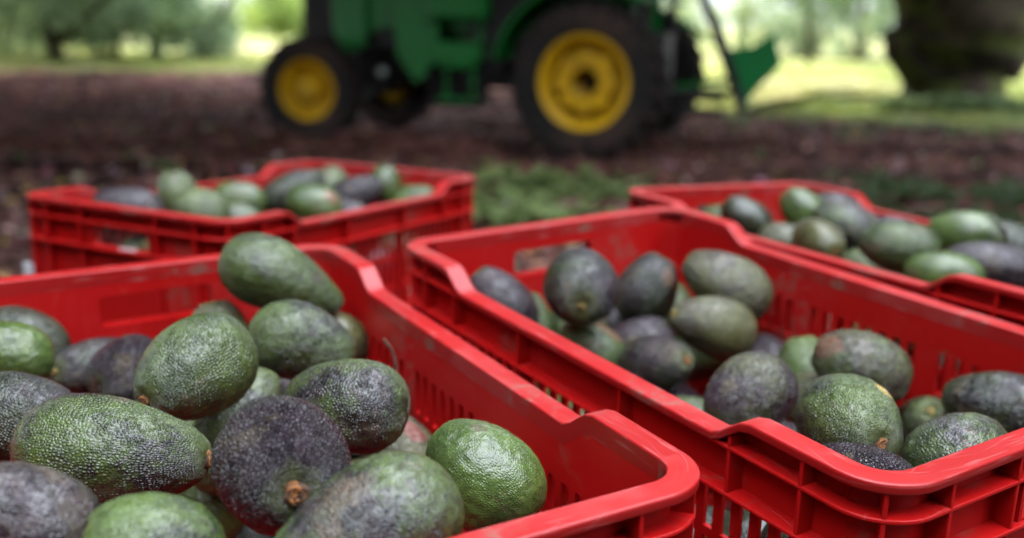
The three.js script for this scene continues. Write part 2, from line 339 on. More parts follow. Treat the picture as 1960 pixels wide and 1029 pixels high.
function loopProfile(list) { return [...list, list[0]]; }
function roundedBar(x0, x1, y0, y1, r, seg = 3) {       // closed rounded rectangle, counter-clockwise seen along the path
  const out = []; const c = [[x1 - r, y1 - r, 0], [x0 + r, y1 - r, 1], [x0 + r, y0 + r, 2], [x1 - r, y0 + r, 3]];
  for (const [cx, cy, q] of c) for (let k = 0; k <= seg; k++) { const a = (q + k / seg) * Math.PI / 2; out.push([cx + r * Math.cos(a), cy + r * Math.sin(a)]); }
  return loopProfile(out.reverse());
}
const FLANGE1 = -DD - 0.0040, FLANGE2 = -0.0500, SLOT_TOP = -0.0540;
function slotHoles(shape, half, skip) {
  for (let row = 0; row < 5; row++) {
    const y1 = SLOT_TOP - row * 0.042, y0 = y1 - 0.035;
    for (let x = -half; x <= half + 1e-6; x += 0.0152) { if (skip(x)) continue; const h = new THREE.Path(), w = 0.0041; h.moveTo(x - w, y0); h.lineTo(x - w, y1); h.lineTo(x + w, y1); h.lineTo(x + w, y0); h.closePath(); shape.holes.push(h); }
  }
}
function longWall() {   // panel in xy, x along the crate
  const half = CL / 2 - CORNER, s = new THREE.Shape(); s.moveTo(-half, -CH + 0.004); s.lineTo(half, -CH + 0.004);
  const n = 60; for (let k = 0; k <= n; k++) { const x = mix(half, -half, k / n); s.lineTo(x, dipAt(x) - 0.004); } s.closePath();
  slotHoles(s, half - 0.026, (x) => Math.abs(Math.abs(x) - 0.068) < 0.010);
  return new THREE.ExtrudeGeometry(s, { depth: WALL, bevelEnabled: false, curveSegments: 1 });
}
function endWall() {
  const half = CW / 2 - CORNER, s = new THREE.Shape(); s.moveTo(-half, -CH + 0.004); s.lineTo(half, -CH + 0.004); s.lineTo(half, -0.004); s.lineTo(-half, -0.004); s.closePath();
  const h = new THREE.Path(), a = 0.047, y0 = -0.0490, y1 = -0.0225, r = 0.003; h.moveTo(-a + r, y0); h.lineTo(-a, y0 + r); h.lineTo(-a, y1 - r); h.lineTo(-a + r, y1); h.lineTo(a - r, y1); h.lineTo(a, y1 - r); h.lineTo(a, y0 + r); h.lineTo(a - r, y0); h.closePath(); s.holes.push(h);
  for (let row = 0; row < 2; row++) for (let x = -0.105; x <= 0.1051; x += 0.0152) { const y1 = -0.178 - row * 0.044, y0 = y1 - 0.036, q = new THREE.Path(), w = 0.0041; q.moveTo(x - w, y0); q.lineTo(x - w, y1); q.lineTo(x + w, y1); q.lineTo(x + w, y0); q.closePath(); s.holes.push(q); }
  return new THREE.ExtrudeGeometry(s, { depth: WALL, bevelEnabled: false, curveSegments: 1 });
}
function buildCrate() {
  const g = new THREE.Group(), outer = perimeter(0), inner = perimeter(RIMW);
  // rim: a wide top flange with rounded edges and a short lip hanging outside
  mesh('rim', sweep(perimeter(RIMW), loopProfile([[0, -0.0125], [0, -0.0012], [0.0004, -0.0003], [0.0013, 0], [RIMW - 0.0016, 0], [RIMW - 0.0006, -0.0003], [RIMW - 0.0001, -0.0010], [RIMW, -0.0022], [RIMW - 0.0001, -0.0052], [RIMW - 0.0007, -0.0060], [RIMW - 0.0016, -0.0056], [RIMW - 0.0022, -0.0034], [0.0034, -0.0034], [0.0030, -0.0125]]), true), REDRIM, g);
  const lw = longWall(), ew = endWall();
  for (const s of [-1, 1]) {
    const m = lw.clone(); m.rotateY(Math.PI / 2); m.translate(s > 0 ? CW / 2 - RIMW + 0.0001 : -CW / 2 + RIMW - WALL - 0.0001, CH, 0); mesh('long_wall', m, RED, g);
    const e = ew.clone(); e.translate(0, CH, s > 0 ? CL / 2 - RIMW + 0.0001 : -CL / 2 + RIMW - WALL - 0.0001); mesh('end_wall', e, RED, g);
  }
  // rounded corner posts
  const idx = []; { let c = 0; for (let q = 0; q < 4; q++) { idx.push(c); c += 11 + (q % 2 ? 63 : 23); } }
  for (let q = 0; q < 4; q++) mesh('corner_post', sweep(inner, loopProfile([[0, -CH + 0.004], [0, -0.004], [WALL, -0.004], [WALL, -CH + 0.004]]), false, idx[q], idx[q] + 11, false), RED, g);
  // ledges round the outside
  const ledge = (y, w) => sweep(inner, roundedBar(0.0022, w, y - 0.0028, y, 0.0009, 2), false);
  mesh('ledge', ledge(FLANGE1, RIMW - 0.0012), RED, g);
  mesh('ledge', ledge(FLANGE2, RIMW - 0.0006), RED, g);
  mesh('ledge', ledge(-0.165, RIMW - 0.004), RED, g);
  mesh('ledge', ledge(-CH + 0.0128, RIMW - 0.002), RED, g);
  // upright ribs between rim and ledges
  const rib = (name, x, z, turn, y0, y1, w) => { const b = cbox(w, y1 - y0, 0.0026, 0.0006, 0, 0, 0); b.translate(w / 2, 0, 0); b.rotateY(turn); b.translate(x, CH + (y0 + y1) / 2, z); mesh(name, b, RED, g); };
  const wR = RIMW - 0.0040;
  for (const s of [-1, 1]) {
    for (const z of [-0.222, -0.168, -0.064, 0.064, 0.168, 0.222]) rib('rib', s * (CW / 2 - RIMW + 0.0026), z, s > 0 ? 0 : Math.PI, FLANGE2 - 0.001, dipAt(z) - 0.006, wR);
    for (const z of [-0.222, -0.064, 0.064, 0.222]) rib('rib', s * (CW / 2 - RIMW + 0.0026), z, s > 0 ? 0 : Math.PI, -CH + 0.012, FLANGE2 - 0.0032, wR - 0.002);
    for (const x of [-0.118, -0.060, 0.060, 0.118]) rib('rib', x, s * (CL / 2 - RIMW + 0.0026), s > 0 ? -Math.PI / 2 : Math.PI / 2, FLANGE2 - 0.001, -0.006, wR);
    for (const x of [-0.118, -0.060, 0.060, 0.118]) rib('rib', x, s * (CL / 2 - RIMW + 0.0026), s > 0 ? -Math.PI / 2 : Math.PI / 2, -CH + 0.012, FLANGE2 - 0.0032, wR - 0.002);
  }
  for (const sx of [-1, 1]) for (const sz of [-1, 1]) { const a = Math.atan2(-sz, sx), r = CORNER - RIMW + 0.0028; rib('rib', sx * (CW / 2 - CORNER + r * Math.SQRT1_2), sz * (CL / 2 - CORNER + r * Math.SQRT1_2), a, -CH + 0.012, -0.006, wR - 0.0005); }
  // handle hole collars on the end walls
  for (const s of [-1, 1]) { const t = new THREE.Shape(), a = 0.0505, y0 = -0.0497, y1 = -0.0222; t.moveTo(-a, y0); t.lineTo(a, y0); t.lineTo(a, y1); t.lineTo(-a, y1); t.closePath(); const h = new THREE.Path(), b = 0.0475, v0 = -0.0486, v1 = -0.0228; h.moveTo(-b, v0); h.lineTo(-b, v1); h.lineTo(b, v1); h.lineTo(b, v0); h.closePath(); t.holes.push(h); const e = new THREE.ExtrudeGeometry(t, { depth: 0.010, bevelEnabled: false }); e.translate(0, CH, s > 0 ? CL / 2 - RIMW + WALL - 0.0004 : -CL / 2 + RIMW - WALL - 0.0096); mesh('handle_collar', e, RED, g); }
  // slotted base
  { const hx = CW / 2 - RIMW - 0.001, hz = CL / 2 - RIMW - 0.001, s = new THREE.Shape(), c = CORNER - RIMW; s.moveTo(-hx + c, -hz); s.lineTo(hx - c, -hz); s.lineTo(hx, -hz + c); s.lineTo(hx, hz - c); s.lineTo(hx - c, hz); s.lineTo(-hx + c, hz); s.lineTo(-hx, hz - c); s.lineTo(-hx, -hz + c); s.closePath();
    for (let i = -4; i <= 4; i++) for (let j = -6; j <= 6; j++) { const x = i * 0.030, y = j * 0.038, h = new THREE.Path(); h.moveTo(x - 0.010, y - 0.014); h.lineTo(x - 0.010, y + 0.014); h.lineTo(x + 0.010, y + 0.014); h.lineTo(x + 0.010, y - 0.014); h.closePath(); s.holes.push(h); }
    const e = new THREE.ExtrudeGeometry(s, { depth: 0.004, bevelEnabled: false }); e.rotateX(Math.PI / 2); e.translate(0, 0.0085, 0); mesh('base', e, RED, g); }
  return g;
}
const CRATES = {   // rim centre relative to the eye, yaw, slope along, slope across
  A: [-0.178, -0.213, -0.607, 0.519, -0.013, 0.015],
  B: [0.181, -0.206, -0.767, 0.556, -0.030, 0.026],
  C: [-0.325, -0.223, -1.362, -0.472, 0.037, 0.002],
  D: [0.424, -0.211, -1.086, 0.582, -0.016, -0.045],
};
const crateProto = buildCrate(), crateFrame = {};
{
  const LAB = {
    A: 'front left red plastic crate of avocados, nearest to the camera, scuffed rounded corner',
    B: 'front right red plastic crate of avocados with ribbed outer corner facing the camera',
    C: 'back left red plastic crate of avocados with dark handle hole facing the camera',
    D: 'back right red plastic crate of avocados, its near side hidden by another crate',
  };
  const UND = { A: 'front left', B: 'front right', C: 'back left', D: 'back right' };
  let first = true;
  for (const k of 'ABCD') {
    const [x, y, z, yaw, tu, tv] = CRATES[k];
    const U = V3(Math.sin(yaw), tu, Math.cos(yaw)).normalize(), X = V3(Math.cos(yaw), tv, -Math.sin(yaw)).normalize(), N = V3().crossVectors(U, X).normalize(); X.crossVectors(N, U);
    const M = new THREE.Matrix4().makeBasis(X, N, U), rim = V3(x, y + CAM_H, z), base = rim.clone().addScaledVector(N, -CH);
    M.setPosition(base);
    const o = first ? crateProto : crateProto.clone(); first = false;
    top(o, 'plastic_crate'); tag(o, LAB[k], 'crate', 'red plastic crates of avocados');
    o.position.copy(base); o.quaternion.setFromRotationMatrix(M); o.updateMatrixWorld(true);
    crateFrame[k] = { M: o.matrixWorld.clone(), inv: o.matrixWorld.clone().invert() };
    for (let q = 1; q <= 2; q++) {
      const u = crateProto.clone(); top(u, 'plastic_crate'); tag(u, `red plastic crate carrying the ${UND[k]} crate of avocados, ${q === 1 ? 'directly beneath it' : 'at the foot of its stack'}`, 'crate', 'red crates under the full ones');
      u.position.set(base.x + 0.004 * q, Math.max(0.005, base.y - q * CH - 0.002), base.z - 0.003 * q); u.rotation.set(0, yaw + 0.012 * q, 0);
    }
  }
}
{
  const c = scene.children.find((o) => o.userData.label && o.userData.label.startsWith('back left red')), W = new THREE.MeshStandardMaterial({ color: lin(0.42, 0.42, 0.44), roughness: 0.5 });
  mesh('white_clip', cbox(0.014, 0.030, 0.006, 0.0015, -CW / 2 + 0.016, CH - 0.098, CL / 2 - 0.002), W, c).userData.label = 'white clip on the lower left corner';
  mesh('white_sticker', cbox(0.026, 0.0016, 0.008, 0.0005, 0.012, CH - 0.0492, CL / 2 - 0.008), W, c).userData.label = 'white scrap on the ledge under the handle hole';
}
// ------------------------------------------------------------------ avocados
// skin pigments
const PIG = {
  green: [[0.062, 0.090, 0.024], [0.024, 0.038, 0.013]], bright: [[0.070, 0.108, 0.026], [0.032, 0.054, 0.015]], olive: [[0.084, 0.086, 0.032], [0.040, 0.042, 0.018]],
  dark: [[0.027, 0.034, 0.016], [0.011, 0.015, 0.010]], purple: [[0.030, 0.018, 0.026], [0.010, 0.0065, 0.011]], pale: [[0.090, 0.116, 0.046], [0.048, 0.066, 0.024]], brown: [[0.076, 0.058, 0.040], [0.036, 0.028, 0.020]],
};
const BLUSH = { none: 0, some: 0.42, half: 0.52, much: 0.62 };
function avocadoGeo(D, L, pear, bend, seed, hi, pig, blush, blushCol, scar) {
  const nu = hi ? 190 : 84, nv = hi ? 120 : 56, P = [], C = [], U = [], I = [], r = rng(seed * 131 + 7);
  const ox = r() * 50, oy = r() * 50, oz = r() * 50, uo = r(), vo = r();
  const shape = (t) => Math.sin(t) ** 0.84 * (1 - pear * ((1 - Math.cos(t)) / 2) ** 1.4); let mx = 0; for (let k = 0; k <= 60; k++) mx = Math.max(mx, shape(k / 60 * Math.PI));
  const circ = Math.max(2, Math.round(Math.PI * D / 0.05)), rep = L * 1.35 / 0.05, ph = r() * 6.28, sq = 0.03 * r();
  const colr = PIG[pig], bc = PIG[blushCol || 'purple'], bias = blush;
  const sd = scar ? V3(scar[0], scar[1], scar[2]).normalize() : null;
  for (let j = 0; j <= nv; j++) {
    const t = j / nv * Math.PI, rr = D / 2 * shape(t) / mx, z = -Math.cos(t) * L / 2;
    for (let i = 0; i <= nu; i++) {
      const a = i / nu * 2 * Math.PI, ca = Math.cos(a), sa = Math.sin(a);
      let k = 1 + sq * Math.cos(2 * a + ph) + 0.055 * noise(ca * 1.3 + ox, sa * 1.3 + oy, z * 22 + oz) + 0.012 * noise(ca * 4 + ox, sa * 4 + oy, z * 70 + oz);
      let x = rr * ca * k, y = rr * sa * k, zz = z;
      if (hi) { const q = 0.00042 * noise(x * 210 + ox, y * 210 + oy, z * 210) + 0.00022 * noise(x * 520 + oy, y * 520, z * 520 + ox); x += q * ca * Math.sin(t); y += q * sa * Math.sin(t); zz -= q * Math.cos(t); }
      // small dimple round the stalk
      if (t > 2.72) zz -= 0.0022 * sstep(2.72, 3.12, t);
      x += bend * D * (z / L) * (z / L) * 1.5;
      P.push(x, y, zz); U.push(i / nu * circ + uo, j / nv * rep + vo);
      const n1 = 0.5 + 0.85 * fbm(x * 24 + ox, y * 24 + oy, z * 24 + oz, 3), n2 = 0.5 + 0.9 * fbm(x * 95 + oy, y * 95 + oz, z * 95 + ox, 3), n3 = 0.5 + 0.9 * fbm(x * 300 + oz, y * 300 + ox, z * 300, 2);
      let c = mix3(colr[0], colr[1], sstep(0.28, 0.72, 0.50 * n1 + 0.35 * n2 + 0.15 * n3));
      const n5 = noise(x * 700 + ox, y * 700 + oz, z * 700); const m = sstep(-0.16, 0.16, bias - 1 + n1 * 0.72 + 0.20 * (n2 - 0.5) + 0.30 * (n3 - 0.5) + 0.13 * n5 + 0.10 + (blush ? 0 : -1));
      c = mix3(c, mix3(bc[0], bc[1], sstep(0.3, 0.7, n2)), m * 0.92);
      const n4 = 0.5 + 0.9 * fbm(x * 30 + 40 + ox, y * 30 + oz, z * 30 + oy, 4);
      c = mix3(c, [0.080, 0.060, 0.038], 0.65 * sstep(0.70 - 0.08 * (seed % 3 === 1), 0.82, n4 + 0.25 * (n3 - 0.5)));                      // brown rub marks
      c = mix3(c, [0.10, 0.098, 0.080], 0.22 * sstep(0.66, 0.92, 0.5 + 0.8 * fbm(x * 60 + 9, y * 60 + ox, z * 25 + oz, 4) + 0.2 * (n3 - 0.5)));      // grey bloom in patches
      if (t > 2.55) c = mix3(c, [0.095, 0.115, 0.030], 0.6 * sstep(2.55, 2.95, t + 0.4 * (n2 - 0.5)));             // yellow green neck end
      if (sd) { const e = V3(x / D * 2, y / D * 2, z / L * 2).normalize().dot(sd); const s = sstep(1 - scar[3], 1 - scar[3] * 0.6, e + scar[3] * 0.9 * (n2 - 0.5) + scar[3] * 0.7 * (n3 - 0.5)); c = mix3(c, scar[4], 0.85 * s); }
      const g = 1.95 * (0.85 + 0.3 * n3);
      C.push(c[0] * g, c[1] * g, c[2] * g);
    }
  }
  for (let j = 0; j < nv; j++) for (let i = 0; i < nu; i++) { const a = j * (nu + 1) + i, b = a + nu + 1; I.push(a, a + 1, b, a + 1, b + 1, b); }
  const g = new THREE.BufferGeometry();
  g.setAttribute('position', new THREE.Float32BufferAttribute(P, 3)); g.setAttribute('color', new THREE.Float32BufferAttribute(C, 3)); g.setAttribute('uv', new THREE.Float32BufferAttribute(U, 2)); g.setIndex(I); g.computeVertexNormals();
  const N = g.attributes.normal; for (let j = 0; j <= nv; j++) { const a = j * (nu + 1), b = a + nu; const x = N.getX(a) + N.getX(b), y = N.getY(a) + N.getY(b), z = N.getZ(a) + N.getZ(b), l = Math.hypot(x, y, z) || 1; N.setXYZ(a, x / l, y / l, z / l); N.setXYZ(b, x / l, y / l, z / l); }
  return g;
}
function stemGeo(R, long, seed) {
  const r = rng(seed), prof = [[R * 1.25, -0.0015], [R * 1.18, 0.0004], [R * 1.0, long * 0.45], [R * 0.92, long * 0.85], [R * 0.72, long], [R * 0.35, long * 0.93], [0, long * 0.9]].map((p) => new THREE.Vector2(...p));
  const g = new THREE.LatheGeometry(prof, 18); g.rotateX(Math.PI / 2); const p = g.attributes.position;
  for (let i = 0; i < p.count; i++) { const a = Math.atan2(p.getY(i), p.getX(i)), k = 1 + 0.15 * Math.sin(2 * a + seed) + 0.07 * Math.sin(3 * a + seed * 2) + 0.10 * noise(p.getX(i) * 400, p.getY(i) * 400, p.getZ(i) * 500 + seed); p.setX(i, p.getX(i) * k); p.setY(i, p.getY(i) * k); p.setZ(i, p.getZ(i) + (p.getZ(i) > 0.5 * long ? 0.0014 * noise(p.getX(i) * 330, p.getY(i) * 330, seed) + 0.15 * p.getX(i) * Math.sin(seed) : 0)); }
  g.computeVertexNormals(); return g;
}
// [crate, px, py, girth px, length/girth, direction of the stalk in the picture (deg), its tilt towards the camera (deg), pear, pigment, blush, skin, stalk, label, extra]
const AV = [
  // front left crate, nearest first
  ['A', 690, 1022, 262, 1.55, 205, 12, 0.42, 'green', 'half', 'fine', '', 'big green avocado with grey purple flank at the bottom edge, beside the red rim', { front: 9 }],
  ['A', 288, 1062, 235, 1.20, 160, 10, 0.22, 'bright', 'some', 'fine', '', 'green avocado cut by the bottom edge under the big mottled one'],
  ['A', 40, 1000, 225, 1.35, 150, 0, 0.25, 'brown', 'much', 'mid', '', 'grey purple avocado in the bottom left corner of the picture'],
  ['A', 541, 893, 256, 1.18, -62, 67, 0.24, 'purple', '', 'rough', 'cut', 'dark purple knobbly avocado with its orange stalk end facing the camera', { hi: 1 }],
  ['A', 215, 868, 216, 1.76, -9, 22, 0.36, 'green', 'half', 'mid', 'cut', 'large pear shaped avocado with purple grey top and cut orange stalk on its right'],
  ['A', 925, 908, 196, 1.30, 137, -8, 0.30, 'bright', '', 'fine', '', 'bright green shiny avocado with yellow dots against the slotted wall'],
  ['A', 662, 772, 178, 1.38, 170, -20, 0.34, 'green', 'half', 'mid', '', 'dark green avocado with purple grey upper side behind the knobbly purple one'],
  ['A', 30, 797, 178, 1.35, 150, -10, 0.38, 'dark', 'some', 'mid', '', 'dark green and purple avocado at the left edge beside the large pear shaped one'],
  ['A', 368, 708, 196, 1.32, 211, 36, 0.38, 'green', '', 'mid', 'orange', 'plump green avocado standing high with an orange stalk low on its left', { d: 0.635 }],
  ['A', 452, 818, 150, 1.75, 62, -10, 0.35, 'pale', 'some', 'fine', '', 'slim pale green avocado squeezed in behind the knobbly purple one'],
  ['A', 580, 656, 150, 1.42, -14, 8, 0.34, 'green', 'some', 'mid', '', 'round green avocado with brown rubbed end below the topmost one'],
  ['A', 242, 708, 126, 1.30, 209, 40, 0.12, 'purple', '', 'rough', 'bark', 'black purple avocado with brown scarred end left of the plump green one'],
  ['A', 192, 708, 124, 1.62, 181, 36, 0.22, 'dark', 'much', 'mid', 'yellow', 'dark avocado with a yellow stalk spot on its left end, near the handle hole'],
  ['A', 543, 535, 134, 1.88, -24, 0, 0.60, 'green', 'some', 'fine', '', 'topmost green pear shaped avocado leaning in the far right corner of its crate', { scar: [-0.35, 0.25, -0.6, 0.05, [0.19, 0.095, 0.065]] }],
  ['A', 4, 680, 136, 1.35, 170, 0, 0.2, 'bright', '', 'fine', '', 'bright green avocado at the left edge below the handle hole'],
  ['A', 44, 654, 132, 1.30, 150, 0, 0.2, 'dark', 'some', 'fine', '', 'dark grey green avocado against the far wall at the left edge'],
  ['A', 418, 650, 130, 1.20, 100, 0, 0.2, 'olive', '', 'fine', '', 'green avocado top peeking out behind the plump green one'],
  ['A', 636, 655, 122, 1.2, -10, 0, 0.2, 'olive', 'some', 'fine', '', 'small olive brown avocado beside the slots, behind the round green one'],
  ['A', 772, 880, 150, 1.35, 120, 0, 0.2, 'olive', 'some', 'fine', '', 'low olive green avocado with a reddish rub, deep by the slotted wall', { scar: [0.3, 0.6, 0.4, 0.05, [0.16, 0.035, 0.025]] }],
  ['A', 225, 838, 150, 1.3, 150, -20, 0.2, 'green', '', 'fine', '', 'green avocado mostly hidden behind the large pear shaped one'],
  ['A', 405, 960, 150, 1.3, 250, 0, 0.2, 'green', '', 'fine', '', 'deep green avocado in shade between the pear shaped and the knobbly one'],
  ['A', 690, 955, 150, 1.3, 30, 0, 0.2, 'olive', '', 'fine', '', 'grey green avocado glimpsed between the knobbly one and the bottom one'],
  ['A', 452, 1030, 150, 1.3, 30, 0, 0.2, 'dark', '', 'fine', '', 'dark green avocado deep in shade at the bottom edge under the knobbly purple one'],
  // front right crate
  ['B', 1640, 942, 188, 1.3, 165, 0, 0.2, 'purple', '', 'rough', '', 'dark purple avocado low behind the ribbed front corner of its crate'],
  ['B', 1629, 812, 186, 1.30, -35, 60, 0.28, 'green', 'some', 'mid', 'orange', 'dark green avocado with yellow scar on top and orange stalk at the front', { scar: [0.55, 0.70, 0.2, 0.022, [0.30, 0.21, 0.05]], hi: 1 }],
  ['B', 1836, 878, 180, 1.15, 30, -15, 0.2, 'green', 'some', 'mid', '', 'green brown avocado nearest the front rim at the right'],
  ['B', 1905, 776, 140, 1.42, 170, -10, 0.36, 'dark', 'some', 'mid', '', 'dark speckled avocado at the right edge against the slotted wall'],
  ['B', 1433, 757, 150, 1.26, 215, 20, 0.2, 'purple', 'some', 'mid', '', 'shiny purple avocado with green shoulder above the dip of the near rim', { blushCol: 'olive' }],
  ['B', 1776, 826, 132, 1.25, 90, 60, 0.2, 'green', 'some', 'mid', 'yellow', 'low green avocado with a yellow stalk spot on its top'],
  ['B', 1648, 700, 134, 1.42, 160, 0, 0.18, 'green', 'half', 'mid', '', 'high green avocado with a rusty brown shoulder in front of the slots', { blushCol: 'brown', scar: [-0.8, 0.5, 0.3, 0.10, [0.13, 0.062, 0.038]] }],
  ['B', 1258, 698, 122, 1.44, 10, 50, 0.34, 'dark', 'half', 'mid', 'orange', 'dark purple grey avocado with an orange stalk on its right, beside the near rim'],
  ['B', 1578, 778, 132, 1.25, 150, 0, 0.2, 'olive', '', 'mid', '', 'olive avocado peeking out behind the one with the yellow scar'],
  ['B', 1340, 832, 140, 1.3, 150, 0, 0.2, 'green', '', 'mid', '', 'green avocado showing only its top over the near rim'],
  ['B', 1546, 710, 118, 1.2, 100, 0, 0.2, 'bright', '', 'mid', '', 'small plain green avocado left of the rusty shouldered one'],
  ['B', 1474, 708, 114, 1.3, 120, 0, 0.2, 'purple', '', 'mid', '', 'purple avocado deep in the gap by the slotted wall'],
  ['B', 1340, 674, 106, 1.4, 22, 49, 0.22, 'green', 'some', 'mid', 'yellow', 'green avocado with a yellow stalk spot at its right end'],
  ['B', 1362, 622, 118, 1.62, 163, 38, 0.46, 'olive', 'half', 'mid', 'yellow', 'brown backed olive avocado with a yellow stalk on its left', { blushCol: 'brown' }],
  ['B', 1130, 672, 114, 1.30, 150, 10, 0.2, 'bright', '', 'mid', '', 'light green avocado with rusty scars beside the near rim', { scar: [0.5, 0.6, 0.2, 0.10, [0.17, 0.08, 0.045]] }],
  ['B', 1226, 662, 112, 1.25, 30, 0, 0.2, 'purple', 'some', 'mid', '', 'small brown purple avocado in the middle of the crate', { blushCol: 'olive' }],
  ['B', 1113, 552, 146, 1.12, -82, 64, 0.2, 'dark', 'half', 'mid', 'yellow', 'round blackish avocado with a yellow stalk spot facing the camera, below the handle hole', { d: 0.885 }],
  ['B', 1240, 552, 118, 1.20, 60, 0, 0.2, 'dark', 'some', 'mid', '', 'dark green avocado against the far end wall', { scar: [0.4, 0.2, 0.5, 0.06, [0.11, 0.06, 0.03]] }],
  ['B', 1390, 542, 122, 1.52, 150, 0, 0.36, 'olive', 'some', 'mid', '', 'grey green oval avocado lying high in the far corner', { blushCol: 'brown' }],
  ['B', 960, 580, 108, 1.50, 130, 0, 0.25, 'purple', 'some', 'mid', '', 'purple grey avocado tucked behind the near rim in the far left corner'],
  ['B', 1004, 626, 110, 1.3, 90, 0, 0.2, 'green', '', 'mid', '', 'small green avocado behind the rim beside the blackish one'],
  // back left crate
  ['C', 600, 392, 82, 1.35, 160, 0, 0.2, 'bright', '', 'fine', '', 'light green avocado at the middle of the dipped near rim', { scar: [0.6, 0.3, 0.4, 0.06, [0.18, 0.09, 0.06]] }],
  ['C', 663, 416, 76, 1.4, 160, 0, 0.2, 'purple', '', 'fine', '', 'purple avocado just showing over the dipped near rim'],
  ['C', 384, 404, 88, 1.25, 160, 0, 0.2, 'pale', '', 'fine', '', 'grey green avocado behind the handle side rim'],
  ['C', 456, 424, 76, 1.3, 160, 0, 0.2, 'green', '', 'fine', '', 'small green avocado barely above the handle side rim'],
  ['C', 245, 398, 84, 1.6, 170, 0, 0.25, 'purple', 'some', 'fine', '', 'purple grey avocado at the left end of the back left crate'],
  ['C', 339, 372, 80, 1.22, 100, 0, 0.18, 'pale', '', 'fine', '', 'round pale green avocado standing up at the left of its crate'],
  ['C', 459, 382, 74, 1.4, 165, 0, 0.22, 'green', 'some', 'fine', '', 'green avocado with dark right end in the middle of its crate'],
  ['C', 562, 364, 74, 1.85, 30, 0, 0.45, 'dark', 'some', 'fine', '', 'long dark olive avocado lying slanted in the back left crate'],
  ['C', 684, 370, 72, 1.5, 25, 0, 0.4, 'purple', 'some', 'fine', '', 'purple grey oval avocado right of the long olive one'],
  ['C', 736, 354, 68, 1.15, 90, 0, 0.2, 'green', '', 'fine', '', 'green avocado behind the purple oval one at the right'],
  ['C', 627, 358, 70, 1.3, 60, 0, 0.2, 'pale', '', 'fine', '', 'pale green avocado between the long olive and the purple one'],
  ['C', 795, 390, 72, 1.3, 20, 0, 0.2, 'bright', '', 'fine', '', 'light green avocado low at the right end of its crate'],
  // back right crate
  ['D', 1806, 530, 100, 1.5, 170, 0, 0.2, 'bright', '', 'fine', '', 'light green avocado behind the raised rim at the right'],
  ['D', 1893, 508, 96, 1.75, 165, 10, 0.4, 'purple', 'some', 'fine', '', 'dark purple grey avocado lying at the right edge'],
  ['D', 1672, 515, 86, 1.5, 165, 0, 0.2, 'pale', '', 'fine', '', 'pale green avocado low behind the shared rim'],
  ['D', 1568, 463, 88, 1.50, -33, 58, 0.2, 'olive', 'some', 'fine', 'orange', 'olive avocado with a bright orange stalk pointing down', { blushCol: 'brown' }],
  ['D', 1722, 473, 104, 1.45, 170, 0, 0.2, 'green', '', 'fine', '', 'broad green avocado in the middle of the back right crate'],
  ['D', 1502, 470, 88, 1.3, 150, 0, 0.2, 'olive', '', 'fine', '', 'small green brown avocado behind the shared rim'],
  ['D', 1850, 450, 94, 1.55, 165, 0, 0.38, 'bright', 'some', 'fine', '', 'bright green avocado lying high at the right'],
  ['D', 1925, 470, 92, 1.4, 150, 0, 0.2, 'dark', '', 'fine', '', 'dark avocado behind the bright green one at the right edge'],
  ['D', 1620, 430, 90, 1.52, 150, 0, 0.36, 'green', 'half', 'fine', '', 'green avocado with purple left side at the top of the pile'],
  ['D', 1538, 404, 80, 1.32, 130, 0, 0.2, 'bright', '', 'fine', '', 'green avocado near the far end of the back right crate'],
  ['D', 1602, 410, 84, 1.35, 150, 0, 0.2, 'purple', '', 'fine', '', 'purple grey avocado behind the two topmost green ones'],
  ['D', 1716, 456, 84, 1.3, 150, 0, 0.2, 'purple', '', 'fine', '', 'purple avocado top against the far wall'],
  ['D', 1428, 418, 78, 1.40, 140, 0, 0.25, 'dark', 'some', 'fine', '', 'dark grey green avocado alone at the far left end'],
  ['D', 1390, 428, 80, 1.4, 170, 0, 0.3, 'green', '', 'fine', '', 'green tip of an avocado left of the lone dark one'],
];
